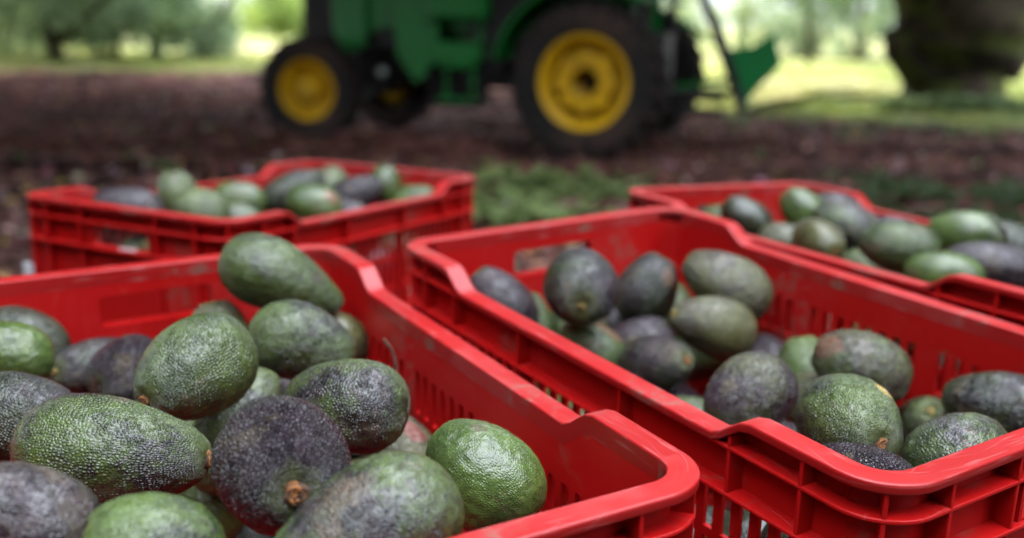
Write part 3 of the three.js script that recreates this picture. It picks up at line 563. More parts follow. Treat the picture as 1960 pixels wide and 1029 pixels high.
{
  const items = AV.map((a, i) => {
    const [crate, px, py, g, ratio, ang, tilt, pear, pig, blush, skin, stalk, label, ex = {}] = a;
    const A = ang * Math.PI / 180, T = tilt * Math.PI / 180;
    const ray = at(px, py, 1).sub(camera.position); // per metre of depth
    const bk = ray.clone().normalize().negate(), rt = V3().crossVectors(CU, bk).normalize(), up = V3().crossVectors(bk, rt);
    const dir = V3().addScaledVector(rt, Math.cos(T) * Math.cos(A)).addScaledVector(up, Math.cos(T) * Math.sin(A)).addScaledVector(bk, Math.sin(T));
    return { i, crate, px, py, g, ratio, dir, ray, pear, pig, blush, skin, stalk, label, ex, d: 0, k: g / 1916 };
  });
  const DMIN = 0.049, DMAX = 0.066;
  // first depth: where the ray meets the crate at a heap height, held to plausible fruit sizes
  for (const o of items) { const inv = crateFrame[o.crate].inv, c = camera.position.clone().applyMatrix4(inv), e = c.clone().add(o.ray.clone().transformDirection(inv).multiplyScalar(o.ray.length())); const dir = e.sub(c); const h = CH - 0.028; let d = (h - c.y) / dir.y; o.d = Math.min(DMAX / o.k, Math.max(DMIN / o.k, d)); o.d = mix(o.d, 0.058 / o.k, 0.35); if (o.ex.d) o.d = o.ex.d; }
  const parts = (o) => { const D = o.k * o.d, L = D * o.ratio, c = camera.position.clone().addScaledVector(o.ray, o.d), e = (L - D) / 2; return [[c.clone().addScaledVector(o.dir, -e * 0.95), D * 0.485], [c.clone().addScaledVector(o.dir, e * 0.15), D * 0.485 * (1 - 0.25 * o.pear)], [c.clone().addScaledVector(o.dir, e), D * 0.485 * (1 - 0.75 * o.pear)]]; };
  const pen = (p, q) => { let m = -1; for (const [a, r] of p) for (const [b, s] of q) m = Math.max(m, r + s - a.distanceTo(b)); return m; };
  const wall = (o) => { let m = 0; for (const [a, r] of parts(o)) { const l = a.clone().applyMatrix4(crateFrame[o.crate].inv), over = l.y > CH + 0.02 ? 0.35 : 1; m = Math.max(m, over * (Math.abs(l.x) + r * 0.96 - (CW / 2 - RIMW)), over * (Math.abs(l.z) + r * 0.96 - (CL / 2 - RIMW)), r - l.y); } return m; };
  for (let it = 0; it < 260; it++) {
    const ps = items.map(parts);
    for (let a = 0; a < items.length; a++) for (let b = a + 1; b < items.length; b++) {
      const A = items[a], B = items[b]; if (A.crate !== B.crate) continue;
      const p = pen(ps[a], ps[b]); if (p < 0.0015) continue;
      A.d -= Math.min(0.3 * p, 0.003); B.d += Math.min(0.3 * p, 0.003);     // listed nearest first
    }
    for (const o of items) {
      const w = wall(o); if (w > 0) { const d0 = o.d; o.d = d0 + 0.002; const w1 = wall(o); o.d = d0 - 0.002; const w2 = wall(o); o.d = d0 + (w1 < w2 ? 1 : -1) * Math.min(0.004, 0.3 * w); }
      o.d += 0.006 * (0.058 / o.k - o.d); o.d = Math.min(DMAX / o.k, Math.max(DMIN / o.k, o.d)); if (o.ex.d) o.d = o.ex.d;
    }
  }
  const place = (name, o, D, L, pos, dir, seed, hi) => {
    const grp = new THREE.Group(); top(grp, name); grp.position.copy(pos);
    const q = new THREE.Quaternion().setFromUnitVectors(V3(0, 0, 1), dir.clone().normalize()); grp.quaternion.copy(q);
    mesh('skin', avocadoGeo(D, L, o.pear, o.bend ?? 0, seed, hi, o.pig, BLUSH[o.blush] || 0, o.ex.blushCol, o.ex.scarLocal), SKINS[o.skin === 'fine' && seed % 3 === 0 ? 'smooth' : o.skin], grp);
    if (o.stalk) { const big = o.stalk === 'cut' ? (o.py < 880 ? 0.0038 : 0.0048) : o.stalk === 'bark' ? 0.007 : 0.0032, s = mesh('stalk', stemGeo(big, o.stalk === 'yellow' ? 0.0016 : o.stalk === 'bark' ? 0.001 : 0.0024, seed), STEM_MAT[o.stalk], grp); s.position.set((o.bend ?? 0) * D * 0.375, 0, L / 2 - 0.0026); if (o.stalk === 'cut') { const c = mesh('stalk_collar', stemGeo(big * 1.16, 0.0022, seed + 3), STEM_MAT.bark, grp); c.position.set((o.bend ?? 0) * D * 0.375, 0, L / 2 - 0.0030); } }
    return grp;
  };
  items.forEach((o) => {
    const D = o.k * o.d, L = D * o.ratio, pos = camera.position.clone().addScaledVector(o.ray, o.d);
    if (o.ex.scar) { const [a, b, c, w, col] = o.ex.scar, wd = V3().addScaledVector(CR, a).addScaledVector(CU, b).addScaledVector(CB, c); const q = new THREE.Quaternion().setFromUnitVectors(V3(0, 0, 1), o.dir).invert(); wd.applyQuaternion(q); o.ex.scarLocal = [wd.x, wd.y, wd.z, w, col]; }
    o.bend = (rng(o.i + 900)() - 0.5) * 0.24;
    const m = place('avocado', o, D, L, pos, o.dir, o.i + 1, o.g > 120);
    tag(m, o.label, 'avocado', { A: 'avocados in the front left crate', B: 'avocados in the front right crate', C: 'avocados in the back left crate', D: 'avocados in the back right crate' }[o.crate]);
  });
  // the layer below, seen only through the gaps
  const r = rng(4242), vis = items.map((o) => [o.crate, parts(o)]), NAME = { A: 'front left', B: 'front right', C: 'back left', D: 'back right' };
  const low = [];
  for (const k of 'ABCD') {
    const done = vis.filter((v) => v[0] === k).map((v) => v[1]); let n = 0;
    for (let t = 0; t < 6000 && n < { A: 26, B: 30, C: 20, D: 18 }[k]; t++) {
      const D = 0.056 + 0.008 * r(), L = D * (1.25 + 0.2 * r()), lx = (r() - 0.5) * 2 * (CW / 2 - RIMW - D * 0.52), lz = (r() - 0.5) * 2 * (CL / 2 - RIMW - D * 0.52), ly = CH - 0.064 - 0.08 * r();
      const c = V3(lx, ly, lz).applyMatrix4(crateFrame[k].M), dir = V3(r() - 0.5, 0.4 * (r() - 0.5), r() - 0.5).normalize(), e = (L - D) / 2, pp = [[c.clone().addScaledVector(dir, -e), D * 0.47], [c.clone(), D * 0.46], [c.clone().addScaledVector(dir, e), D * 0.42]];
      const okw = pp.every(([a, rr]) => { const l = a.clone().applyMatrix4(crateFrame[k].inv); return Math.abs(l.x) + rr < CW / 2 - RIMW && Math.abs(l.z) + rr < CL / 2 - RIMW; });
      if (!okw || done.some((q) => pen(pp, q) > 0.010)) continue;
      const eye = camera.position; // it lies behind the fruit of the top layer
      if (vis.some(([kk, q]) => kk === k && q.some(([a, rr]) => { const va = a.clone().sub(eye), da = va.length(); return pp.some(([b, rb]) => { const vb = b.clone().sub(eye), db = vb.length(); return db < da + 0.012 && va.angleTo(vb) < 0.98 * (rr / da + rb / db); }); }))) continue;
      done.push(pp); n++;
      low.push({ k, pp, c, dir, D, L, id: 500 + n + k.charCodeAt(0) * 40, pig: ['green', 'dark', 'purple', 'green', 'olive'][Math.floor(r() * 5)], blush: r() < 0.4 ? 'some' : '' });
    }
  }
  // those that the pile hides wholly are left out
  const all = [...vis.map((v) => v[1]), ...low.map((f) => f.pp)], eye = camera.position;
  const seen = (f) => { let n = 0; for (const [a, rr] of f.pp) for (let q = 0; q < 60; q++) { const u = 1 - 2 * (q + 0.5) / 60, g = q * 2.39996, w = Math.sqrt(1 - u * u), p = V3(a.x + rr * w * Math.cos(g), a.y + rr * u, a.z + rr * w * Math.sin(g)), d = p.clone().sub(eye), len = d.length(); d.divideScalar(len); if (d.dot(p.clone().sub(a)) > 0) continue;
    const ndc = p.clone().project(camera); if (Math.abs(ndc.x) > 1 || Math.abs(ndc.y) > 1) continue;
    if (!all.some((o) => o !== f.pp && o.some(([b, rb]) => { const m = b.clone().sub(eye), t = m.dot(d); return t > 0 && t < len - 0.004 && m.lengthSq() - t * t < rb * rb * 0.96; }))) n++; } return n; };
  const PLACE = { A: 'front left crate', B: 'front right crate', C: 'back left crate', D: 'back right crate' };
  const taken = new Set();
  for (const f of low) {
    if (seen(f) < 3) continue;
    const m = place('avocado', { pear: 0.22, pig: f.pig, blush: f.blush, skin: 'fine', stalk: '', ex: {} }, f.D, f.L, f.c, f.dir, f.id, false);
    const pr = f.c.clone().project(camera), scr = (o) => ({ x: (o.px - 980) / 980, y: -(o.py - 514.5) / 514.5 });
    const cand = items.filter((o) => o.crate === f.k).sort((p, q) => Math.hypot(scr(p).x - pr.x, (scr(p).y - pr.y) * 0.53) - Math.hypot(scr(q).x - pr.x, (scr(q).y - pr.y) * 0.53));
    let label = '';
    for (const near of cand) {
      const e = scr(near), dx = pr.x - e.x, dy = (pr.y - e.y) * 0.53, rel = Math.abs(dx) > Math.abs(dy) ? (dx < 0 ? 'left of' : 'right of') : dy > 0 ? 'behind' : 'below';
      const short = near.label.split(/ with | behind | at | cut | in | against | beside | standing | squeezed | below | leaning | peeking | deep | mostly | glimpsed | low | nearest | above | showing | left | lying | tucked | barely | between | near | alone | of | just | pointing | right |,/)[0];
      label = `${{ green: 'green', dark: 'dark green', purple: 'purple', olive: 'olive' }[f.pig]} avocado low in the gap ${rel} the ${short}, ${PLACE[f.k]}`;
      if (!taken.has(label) && label.split(' ').length <= 16) break;
    }
    taken.add(label); tag(m, label, 'avocado', `lower avocados in the gaps of the ${PLACE[f.k]}`);
  }
}
{ // dry stalk leaning on the slotted wall
  const p = (x, y) => at(x, y, 0.742), c = p(748, 690), t = new THREE.TubeGeometry(new THREE.CatmullRomCurve3([p(733, 648), p(746, 664), p(755, 684), p(758, 712)].map((v) => v.sub(c))), 24, 0.0011, 7);
  const g = new THREE.Group(); top(g, 'dry_stalk'); g.position.copy(c); mesh('stalk', t, STEM_MAT.bark, g); tag(g, 'thin curved dry stalk leaning on the slotted inner wall of the front left crate', 'twig');
}

// ------------------------------------------------------------------ tractor
{
  const TH = 2.769, T = new THREE.Group(); top(T, 'tractor'); tag(T, 'green farm tractor with yellow wheel rims standing on the soil behind the crates', 'tractor');
  T.position.set(0.88, -0.01, -9.057); T.rotation.y = TH; T.updateMatrixWorld(true);
  const inv = T.matrixWorld.clone().invert();
  const nz = (s, k) => { const f = tileFbm(6, s, 5); return f; };
  const dirtF = nz(700), dirtG = tileFbm(32, 711, 3);
  const paint = (c, mud, seed, rough) => { const f = tileFbm(5, seed, 5), g = tileFbm(40, seed + 9, 3); const m = dataTex(512, (u, v) => mix3(c, [0.050, 0.032, 0.025], mud * sstep(0.48, 0.72, 0.7 * f(u, v) + 0.3 * g(u, v))), true); m.repeat.set(1.1, 1.1); return new THREE.MeshPhysicalMaterial({ map: m, roughness: rough, specularIntensity: 0.45 }); };
  const GREEN = paint([0.005, 0.150, 0.022], 0.15, 750, 0.42), YEL = paint([0.62, 0.35, 0.006], 0.4, 770, 0.45), RUB = paint([0.018, 0.016, 0.015], 1.0, 790, 0.9), BLK = paint([0.013, 0.013, 0.014], 0.6, 810, 0.6), STEEL = paint([0.030, 0.030, 0.032], 0.6, 820, 0.55), WHITE = new THREE.MeshStandardMaterial({ color: lin(0.40, 0.45, 0.41), roughness: 0.4 });
  const lathe = (pts, seg = 56) => { const g = new THREE.LatheGeometry(pts.map((p) => new THREE.Vector2(p[0], p[1])), seg); g.rotateX(Math.PI / 2); return g; };   // axis along z
  function tyre(R, rb, w, nl, lugH) {
    const h = w / 2, g = [lathe([[rb, -h * 0.72], [rb + 0.02, -h * 0.90], [mix(rb, R, 0.30), -h * 1.0], [mix(rb, R, 0.62), -h * 1.0], [mix(rb, R, 0.84), -h * 0.90], [R - lugH - 0.012, -h * 0.66], [R - lugH, -h * 0.3], [R - lugH, h * 0.3], [R - lugH - 0.012, h * 0.66], [mix(rb, R, 0.84), h * 0.90], [mix(rb, R, 0.62), h], [mix(rb, R, 0.30), h], [rb + 0.02, h * 0.90], [rb, h * 0.72], [rb, -h * 0.72]])];
    for (let k = 0; k < nl; k++) for (const s of [-1, 1]) {
      const a = (k + (s > 0 ? 0.5 : 0)) / nl * Math.PI * 2, l = cbox(w * 0.62, lugH * 1.9, 0.046, 0.006); l.rotateY(s * 0.72); l.rotateY(Math.PI / 2); l.translate(0, R - lugH * 0.95, s * h * 0.50); l.rotateZ(a); g.push(l);
      const q = cbox(0.046, lugH * 2.6, w * 0.16, 0.006); q.translate(s * 0.0, R - lugH * 2.0, s * h * 0.88); q.rotateZ(a - s * 0.0 + 0.105 * 1); g.push(q);
    }
    return merge(g);
  }
  function rearWheel(s) {
    const W = new THREE.Group(); W.name = 'rear_wheel'; T.add(W); W.position.set(0, 0.632, s * 0.74); if (s > 0) W.rotation.y = Math.PI;
    mesh('tyre', tyre(0.640, 0.36, 0.38, 21, 0.036), RUB, W);
    mesh('rim', lathe([[0.386, -0.160], [0.394, -0.172], [0.386, -0.178], [0.370, -0.168], [0.310, -0.128], [0.296, -0.050], [0.292, 0.06], [0.36, 0.15], [0.375, 0.155]]), YEL, W);
    const sh = new THREE.Shape(), n = 160; for (let k = 0; k <= n; k++) { const a = k / n * Math.PI * 2, r = 0.232 + 0.012 * Math.cos(8 * a); k ? sh.lineTo(r * Math.cos(a), r * Math.sin(a)) : sh.moveTo(r, 0); } const ho = new THREE.Path(); ho.absarc(0, 0, 0.128, 0, Math.PI * 2, true); sh.holes.push(ho);
    const d = new THREE.ExtrudeGeometry(sh, { depth: 0.02, bevelEnabled: true, bevelThickness: 0.022, bevelSize: 0.022, bevelSegments: 4, curveSegments: 48 }); d.translate(0, 0, -0.120);
    mesh('wheel_disc', d, YEL, W);
    mesh('disc_back', lathe([[0.292, 0.03], [0.20, 0.02], [0.135, 0.01], [0.118, 0.06], [0.0, 0.09]]), YEL, W);
    mesh('hub', lathe([[0, 0.01], [0.05, 0.01], [0.055, 0.02], [0.065, 0.06], [0.09, 0.08]], 32), BLK, W);
    for (let k = 0; k < 8; k++) { const a = (k + 0.5) / 8 * 6.2832, b = new THREE.CylinderGeometry(0.017, 0.017, 0.03, 6); b.rotateX(Math.PI / 2); b.translate(0.190 * Math.cos(a), 0.190 * Math.sin(a), -0.148); mesh('bolt', b, YEL, W); }
  }
  function frontWheel(s) {
    const W = new THREE.Group(); W.name = 'front_wheel'; T.add(W); W.position.set(2.64, 0.468, s * 0.78); W.rotation.y = (s > 0 ? Math.PI : 0) + 0.14;
    mesh('tyre', tyre(0.475, 0.262, 0.28, 18, 0.030), RUB, W);
    mesh('rim', lathe([[0.272, -0.112], [0.279, -0.120], [0.271, -0.126], [0.260, -0.118], [0.232, -0.080], [0.212, -0.030], [0.18, 0.010], [0.13, 0.016], [0, 0.016]]), YEL, W);
    mesh('hub', lathe([[0, -0.105], [0.075, -0.105], [0.092, -0.096], [0.100, -0.080], [0.112, 0.0], [0.14, 0.014]], 40), YEL, W);
    for (let k = 0; k < 8; k++) { const a = k / 8 * 6.2832, b = new THREE.CylinderGeometry(0.012, 0.012, 0.03, 6); b.rotateX(Math.PI / 2); b.translate(0.160 * Math.cos(a), 0.160 * Math.sin(a), 0.0); mesh('bolt', b, STEEL, W); }
  }
  rearWheel(-1); rearWheel(1); frontWheel(-1); frontWheel(1);
  const prism = (pts, z0, z1, bev = 0.008) => { const s = new THREE.Shape(pts.map((p) => new THREE.Vector2(p[0], p[1]))); const g = new THREE.ExtrudeGeometry(s, { depth: Math.abs(z1 - z0) - 2 * bev, bevelEnabled: true, bevelThickness: bev, bevelSize: bev, bevelSegments: 2 }); g.translate(0, 0, Math.min(z0, z1) + bev); return g; };
  mesh('chassis', merge([cbox(2.7, 0.36, 0.40, 0.02, 1.15, 0.68, 0), cbox(0.7, 0.46, 0.56, 0.03, 0.0, 0.68, 0), rod(V3(0, 0.605, -0.6), V3(0, 0.605, 0.6), 0.11, 0.11, 20), cbox(0.5, 0.22, 0.3, 0.02, 1.5, 0.42, 0)]), BLK, T);
  mesh('front_axle', merge([cbox(0.16, 0.15, 1.34, 0.02, 2.64, 0.45, 0), cbox(0.20, 0.22, 0.16, 0.03, 2.64, 0.46, -0.62), cbox(0.20, 0.22, 0.16, 0.03, 2.64, 0.46, 0.62), cbox(0.26, 0.26, 0.30, 0.04, 2.64, 0.47, 0), rod(V3(2.42, 0.47, -0.6), V3(2.42, 0.47, 0.6), 0.022)]), BLK, T);
  mesh('hood', prism([[1.0, 1.02], [2.66, 1.0], [2.68, 1.42], [2.55, 1.52], [1.0, 1.66]], -0.34, 0.34, 0.03), GREEN, T);
  mesh('front_grille', merge([cbox(0.34, 0.86, 0.66, 0.03, 2.85, 1.02, 0), ...[0, 1, 2, 3, 4, 5].map((k) => cbox(0.012, 0.05, 0.52, 0.003, 3.022, 0.86 + k * 0.09, 0))]), BLK, T);
  for (let k = -3; k <= 3; k++) mesh('front_weight', cbox(0.22, 0.26, 0.072, 0.012, 3.10, 0.74, k * 0.078), BLK, T);
  mesh('engine_side', merge([cbox(0.95, 0.28, 0.50, 0.03, 1.9, 0.93, 0), rod(V3(1.7, 0.86, -0.28), V3(2.3, 0.86, -0.28), 0.05), cbox(0.24, 0.22, 0.1, 0.02, 2.1, 0.94, -0.29)]), BLK, T);
  mesh('side_panel', prism([[1.98, 1.36], [1.56, 1.36], [1.54, 0.82], [1.66, 0.60], [1.74, 0.56], [1.92, 0.78]], -0.47, -0.43), GREEN, T);
  mesh('side_panel', prism([[1.98, 1.36], [1.56, 1.36], [1.54, 0.82], [1.66, 0.60], [1.74, 0.56], [1.92, 0.78]], 0.43, 0.47), GREEN, T);
  mesh('hood_shield', prism([[2.62, 1.4], [2.30, 1.4], [2.30, 0.86], [2.50, 0.80], [2.62, 0.95]], -0.40, -0.36), GREEN, T);
  mesh('fuel_tank', cbox(0.58, 0.32, 0.42, 0.04, 1.30, 1.27, -0.36), GREEN, T);
  mesh('tank_cap', rod(V3(1.3, 1.43, -0.4), V3(1.3, 1.47, -0.4), 0.05, 0.05, 20), BLK, T);
  mesh('battery_box', merge([cbox(0.44, 0.20, 0.30, 0.02, 1.34, 0.82, -0.34), cbox(0.04, 0.42, 0.04, 0.006, 1.53, 0.98, -0.46), cbox(0.04, 0.42, 0.04, 0.006, 1.10, 0.98, -0.46)]), GREEN, T);
  mesh('step', merge([cbox(0.30, 0.03, 0.22, 0.006, 1.28, 0.42, -0.56), cbox(0.035, 0.36, 0.03, 0.006, 1.41, 0.58, -0.50), cbox(0.035, 0.36, 0.03, 0.006, 1.15, 0.58, -0.50), cbox(0.30, 0.03, 0.20, 0.006, 1.28, 0.71, -0.52)]), GREEN, T);
  mesh('hydraulic_line', merge([rod(V3(0.35, 0.50, -0.34), V3(1.2, 0.46, -0.42), 0.018), rod(V3(0.4, 0.56, -0.30), V3(1.2, 0.60, -0.40), 0.014)]), STEEL, T);
  mesh('filter_cap', lathe([[0, -0.02], [0.034, -0.02], [0.040, -0.01], [0.040, 0.03], [0, 0.03]], 28).translate(2.10, 0.63, -0.44), WHITE, T);
  mesh('platform', merge([cbox(0.95, 0.04, 1.1, 0.008, 0.55, 0.93, 0), cbox(0.80, 0.66, 0.92, 0.02, 0.82, 1.10, 0), cbox(0.30, 0.34, 0.84, 0.02, 1.02, 0.80, 0)]), BLK, T);  // beside the floor, black blocks added to stand for the shaded interior
  for (const s of [-1, 1]) {
    const P = [], Q = []; for (let k = 0; k <= 16; k++) { const a = mix(0.25, 2.15, k / 16), r = 0.80; P.push([r * Math.cos(a), 0.605 + r * Math.sin(a)]); Q.unshift([(r + 0.02) * Math.cos(a), 0.605 + (r + 0.02) * Math.sin(a)]); }
    mesh('fender', prism([...P, ...Q], s * 0.50, s * 0.93, 0.004), GREEN, T);
    mesh('fender_side', prism([[0.72, 0.95], ...P.filter((p, i) => i > 1 && i < 15), [-0.30, 0.95]], s * 0.50, s * 0.47, 0.004), GREEN, T);
    mesh('roll_bar_post', cbox(0.07, 1.5, 0.07, 0.01, -0.38, 1.75, s * 0.52), BLK, T);
    mesh('lower_link', rod(V3(-0.25, 0.52, s * 0.24), V3(-1.05, 0.52, s * 0.40), 0.028), STEEL, T);
  }
  mesh('roll_bar_top', cbox(0.07, 0.07, 1.11, 0.01, -0.38, 2.53, 0), BLK, T);
  mesh('seat', merge([cbox(0.46, 0.12, 0.48, 0.04, -0.02, 1.28, 0), cbox(0.12, 0.46, 0.46, 0.04, -0.25, 1.52, 0, 0, 0, 0.12), cbox(0.3, 0.30, 0.3, 0.02, -0.02, 1.08, 0)]), BLK, T);
  { const w = new THREE.TorusGeometry(0.20, 0.016, 10, 40); w.rotateY(Math.PI / 2); w.rotateZ(-0.9); w.translate(0.70, 1.62, 0); mesh('steering_wheel', merge([w, rod(V3(0.92, 1.42, 0), V3(0.70, 1.62, 0), 0.022)]), BLK, T); }
  mesh('exhaust_pipe', merge([rod(V3(2.2, 1.5, 0.12), V3(2.2, 2.35, 0.12), 0.035, 0.035, 20), rod(V3(2.2, 1.75, 0.12), V3(2.2, 2.1, 0.12), 0.07, 0.07, 20)]), BLK, T);
  mesh('drawbar', merge([cbox(0.9, 0.05, 0.09, 0.008, -0.55, 0.38, 0), cbox(0.30, 0.5, 0.34, 0.03, -0.34, 0.78, 0)]), STEEL, T);

  // mounted implement behind the tractor: in the tractor's axes, at px in the picture on the plane z = zl of the tractor
  const tl = (px, py, zl) => { const c = camera.position.clone().applyMatrix4(inv), e = at(px, py, 1).applyMatrix4(inv).sub(c), k = (zl - c.z) / e.z; return [c.x + e.x * k, c.y + e.y * k]; };
  const M = new THREE.Group(); top(M, 'rear_blade'); tag(M, 'angled green steel blade on a grey lifting bar behind the tractor', 'implement'); M.position.copy(T.position); M.rotation.y = TH; M.updateMatrixWorld(true);
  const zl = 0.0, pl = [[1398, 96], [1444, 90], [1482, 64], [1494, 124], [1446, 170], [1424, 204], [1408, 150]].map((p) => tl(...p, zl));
  mesh('blade', prism(pl, zl - 0.03, zl + 0.03, 0.01), paint([0.016, 0.23, 0.060], 0.1, 840, 0.5), M);  // lightened green puts the light on the blade into its colour
  const a = tl(1340, -20, zl - 0.10), b = tl(1378, 70, zl - 0.10), c = tl(1422, 214, zl - 0.10);
  mesh('lifting_bar', merge([rod(V3(...a, zl - 0.10), V3(...b, zl - 0.10), 0.045, 0.05), rod(V3(...b, zl - 0.10), V3(...c, zl - 0.10), 0.055, 0.045)]), STEEL, M);
  const e0 = tl(1300, 166, zl), e1 = tl(1412, 150, zl); mesh('link_arm', merge([rod(V3(...e0, zl - 0.06), V3(...e1, zl - 0.06), 0.025), rod(V3(...tl(1305, 40, zl), zl - 0.06), V3(...tl(1395, 96, zl), zl - 0.06), 0.016)]), GREEN, M);
}
// ------------------------------------------------------------------ trees
function clumpGeo(seed, n, rad, len, wid) {
  const r = rng(seed), parts = [];
  for (let k = 0; k < n; k++) { const l = leafGeo(len * (0.7 + 0.6 * r()), wid * (0.7 + 0.5 * r()), 0.3, 2); l.rotateX(-0.9 + 1.9 * r()); l.rotateY(r() * 6.28); const a = r() * 6.28, u = r() * 2 - 1, d = rad * Math.cbrt(r()), s = Math.sqrt(1 - u * u); l.translate(d * s * Math.cos(a), d * u, d * s * Math.sin(a)); parts.push(l); }
  return merge(parts);
}
const CLUMPS = [clumpGeo(61, 24, 0.26, 0.17, 0.060), clumpGeo(62, 24, 0.30, 0.15, 0.050), clumpGeo(63, 20, 0.24, 0.20, 0.065)];
const barkTex = (() => { const f = tileFbm(6, 501, 5), g = tileFbm(24, 511, 4); const h = (u, v) => 0.5 * f(u * 1, v * 0.35) + 0.5 * g(u, v * 0.25); const b = dataTex(512, (u, v) => { const k = h(u, v); return [k, k, k]; }), m = dataTex(512, (u, v) => { const k = h(u, v), moss = sstep(0.5, 0.68, f(u + 0.3, v + 0.1)); return mix3(mix3([0.016, 0.013, 0.009], [0.042, 0.032, 0.021], sstep(0.35, 0.65, k)), [0.044, 0.056, 0.012], 0.8 * moss); }, true); return [m, b]; })();
const BARK = new THREE.MeshPhysicalMaterial({ specularIntensity: 0.2, map: barkTex[0], bumpMap: barkTex[1], bumpScale: 0.03, roughness: 0.95 });
// tapered, slightly crooked limb through points [x, y, z, r]
function limb(pts, seed, seg = 18, rough = 0.10) {
  const curve = new THREE.CatmullRomCurve3(pts.map((p) => V3(p[0], p[1], p[2]))), n = Math.max(8, pts.length * 7), P = [], U = [], I = [];
  for (let j = 0; j <= n; j++) {
    const t = j / n, c = curve.getPoint(t), d = curve.getTangent(t), f = t * (pts.length - 1), i = Math.min(pts.length - 2, Math.floor(f)), r = mix(pts[i][3], pts[i + 1][3], sstep(0, 1, f - i));
    const x = V3(1, 0, 0); x.addScaledVector(d, -x.dot(d)).normalize(); const y = V3().crossVectors(d, x);
    for (let k = 0; k <= seg; k++) { const a = k / seg * Math.PI * 2, q = r * (1 + rough * noise(Math.cos(a) * 1.6 + seed, Math.sin(a) * 1.6, c.y * 1.4 + seed) + rough * 0.6 * noise(Math.cos(a) * 4, Math.sin(a) * 4 + seed, c.y * 3)); P.push(c.x + q * (x.x * Math.cos(a) + y.x * Math.sin(a)), c.y + q * (x.y * Math.cos(a) + y.y * Math.sin(a)), c.z + q * (x.z * Math.cos(a) + y.z * Math.sin(a))); U.push(k / seg * 2, c.y * 0.8); }
  }
  for (let j = 0; j < n; j++) for (let k = 0; k < seg; k++) { const a = j * (seg + 1) + k, b = a + seg + 1; I.push(a, a + 1, b, a + 1, b + 1, b); }
  const g = new THREE.BufferGeometry(); g.setAttribute('position', new THREE.Float32BufferAttribute(P, 3)); g.setAttribute('uv', new THREE.Float32BufferAttribute(U, 2)); g.setIndex(I); g.computeVertexNormals(); return g;
}
function crownPart(T, seed, n, blobs, cols, scale, kind = 0, gap = -0.16) {
  const r = rng(seed), list = [], q = new THREE.Quaternion(), tot = blobs.reduce((s, b) => s + b[3] ** 2, 0);
  for (const [bx, by, bz, br, sq = 0.8] of blobs) { const m = Math.round(n * br * br / tot); for (let k = 0; k < m; k++) { const u = r() * 2 - 1, a = r() * 6.28, s = Math.sqrt(1 - u * u), d = br * (0.55 + 0.5 * Math.sqrt(r())); const p = V3(bx + d * s * Math.cos(a), by + d * u * sq, bz + d * s * Math.sin(a)); if (p.y < 0.06) continue; if (fbm((p.x + T.position.x) * 0.9, p.y * 0.9, (p.z + T.position.z) * 0.9 + seed, 3) < gap) continue; q.setFromEuler(new THREE.Euler((r() - 0.5) * 1.4, r() * 6.28, (r() - 0.5) * 1.4)); const z = scale * (0.7 + 0.7 * r()); const c = mix3(cols[0], cols[1], r()); list.push([new THREE.Matrix4().compose(p, q, V3(z, z, z)), lin(...c)]); } }
  const o = instanced('crown', CLUMPS[kind], LEAFMAT, list); T.add(o); tag(o, null, null, null, 'stuff'); return o;
}
function tree(name, label, x, z, o) {
  const T = new THREE.Group(); top(T, name); tag(T, label, 'tree', o.group); T.position.set(x, groundY(x, z) - 0.03, z); T.updateMatrixWorld(true);
  const r = rng(o.seed), geos = [];
  const tr = o.r ?? 0.14, lean = o.lean ?? 0;
  geos.push(limb(o.trunk ?? [[0, -0.1, 0, tr * 1.5], [lean * 0.25, 0.35, 0, tr], [lean * 0.7, 1.2, 0.05, tr * 0.85], [lean * 1.2, 2.4, -0.1, tr * 0.7], [lean * 1.5, o.h * 0.7, 0.1, tr * 0.3]], o.seed));
  for (const b of o.limbs ?? []) geos.push(limb(b, o.seed + 3));
  mesh('trunk', merge(geos), BARK, T);
  const blobs = o.blobs ?? []; if (!o.blobs) { const R = o.R; for (let k = 0; k < 11; k++) { const a = k * 2.4 + r(), f = 0.35 + 0.65 * r(), y = o.low + (o.h - o.low) * (0.12 + 0.8 * r()); blobs.push([R * 0.62 * f * Math.cos(a), y, R * 0.62 * f * Math.sin(a), R * (0.34 + 0.18 * r())]); } for (let k = 0; k < (o.skirt ?? 6); k++) { const a = k / (o.skirt ?? 6) * 6.28 + r(); blobs.push([R * 0.75 * Math.cos(a), o.low + 0.4 + 0.4 * r(), R * 0.75 * Math.sin(a), R * 0.30, 0.9]); } }
  crownPart(T, o.seed + 50, o.n ?? 900, blobs, o.cols, o.scale ?? 1, o.kind ?? 0, o.gap ?? (o.R ? -0.03 : -0.16));
  return T;
}
const GREY = [[0.045, 0.080, 0.040], [0.27, 0.38, 0.19]], YELG = [[0.07, 0.13, 0.018], [0.33, 0.43, 0.09]], MID = [[0.035, 0.070, 0.022], [0.150, 0.225, 0.080]], PALE = [[0.13, 0.19, 0.07], [0.42, 0.48, 0.26]];  // haze put into the pale ends, dark leaf gaps into the dark ends
const G1 = 'orchard trees in the background';
tree('orchard_tree', 'grey green tree with a dark leaning trunk at the far left', -10.4, -23.2, { seed: 101, r: 0.17, h: 5.2, R: 3.0, low: 0.75, n: 1000, cols: GREY, lean: -0.3, group: G1, limbs: [[[0.0, 0.5, 0, 0.12], [0.9, 1.1, 0.2, 0.09], [1.8, 1.9, 0.3, 0.05]]] });
tree('orchard_tree', 'grey green drooping tree between the dark leaning trunk and the thin trunk', -9.4, -26.6, { seed: 102, r: 0.14, h: 4.8, R: 2.4, low: 0.15, n: 900, cols: GREY, group: G1, skirt: 9 });
tree('orchard_tree', 'bushy green tree cut by the left edge of the picture', -13.2, -25.4, { seed: 103, r: 0.15, h: 5, R: 2.8, low: 0.2, n: 900, cols: MID, group: G1, skirt: 8 });
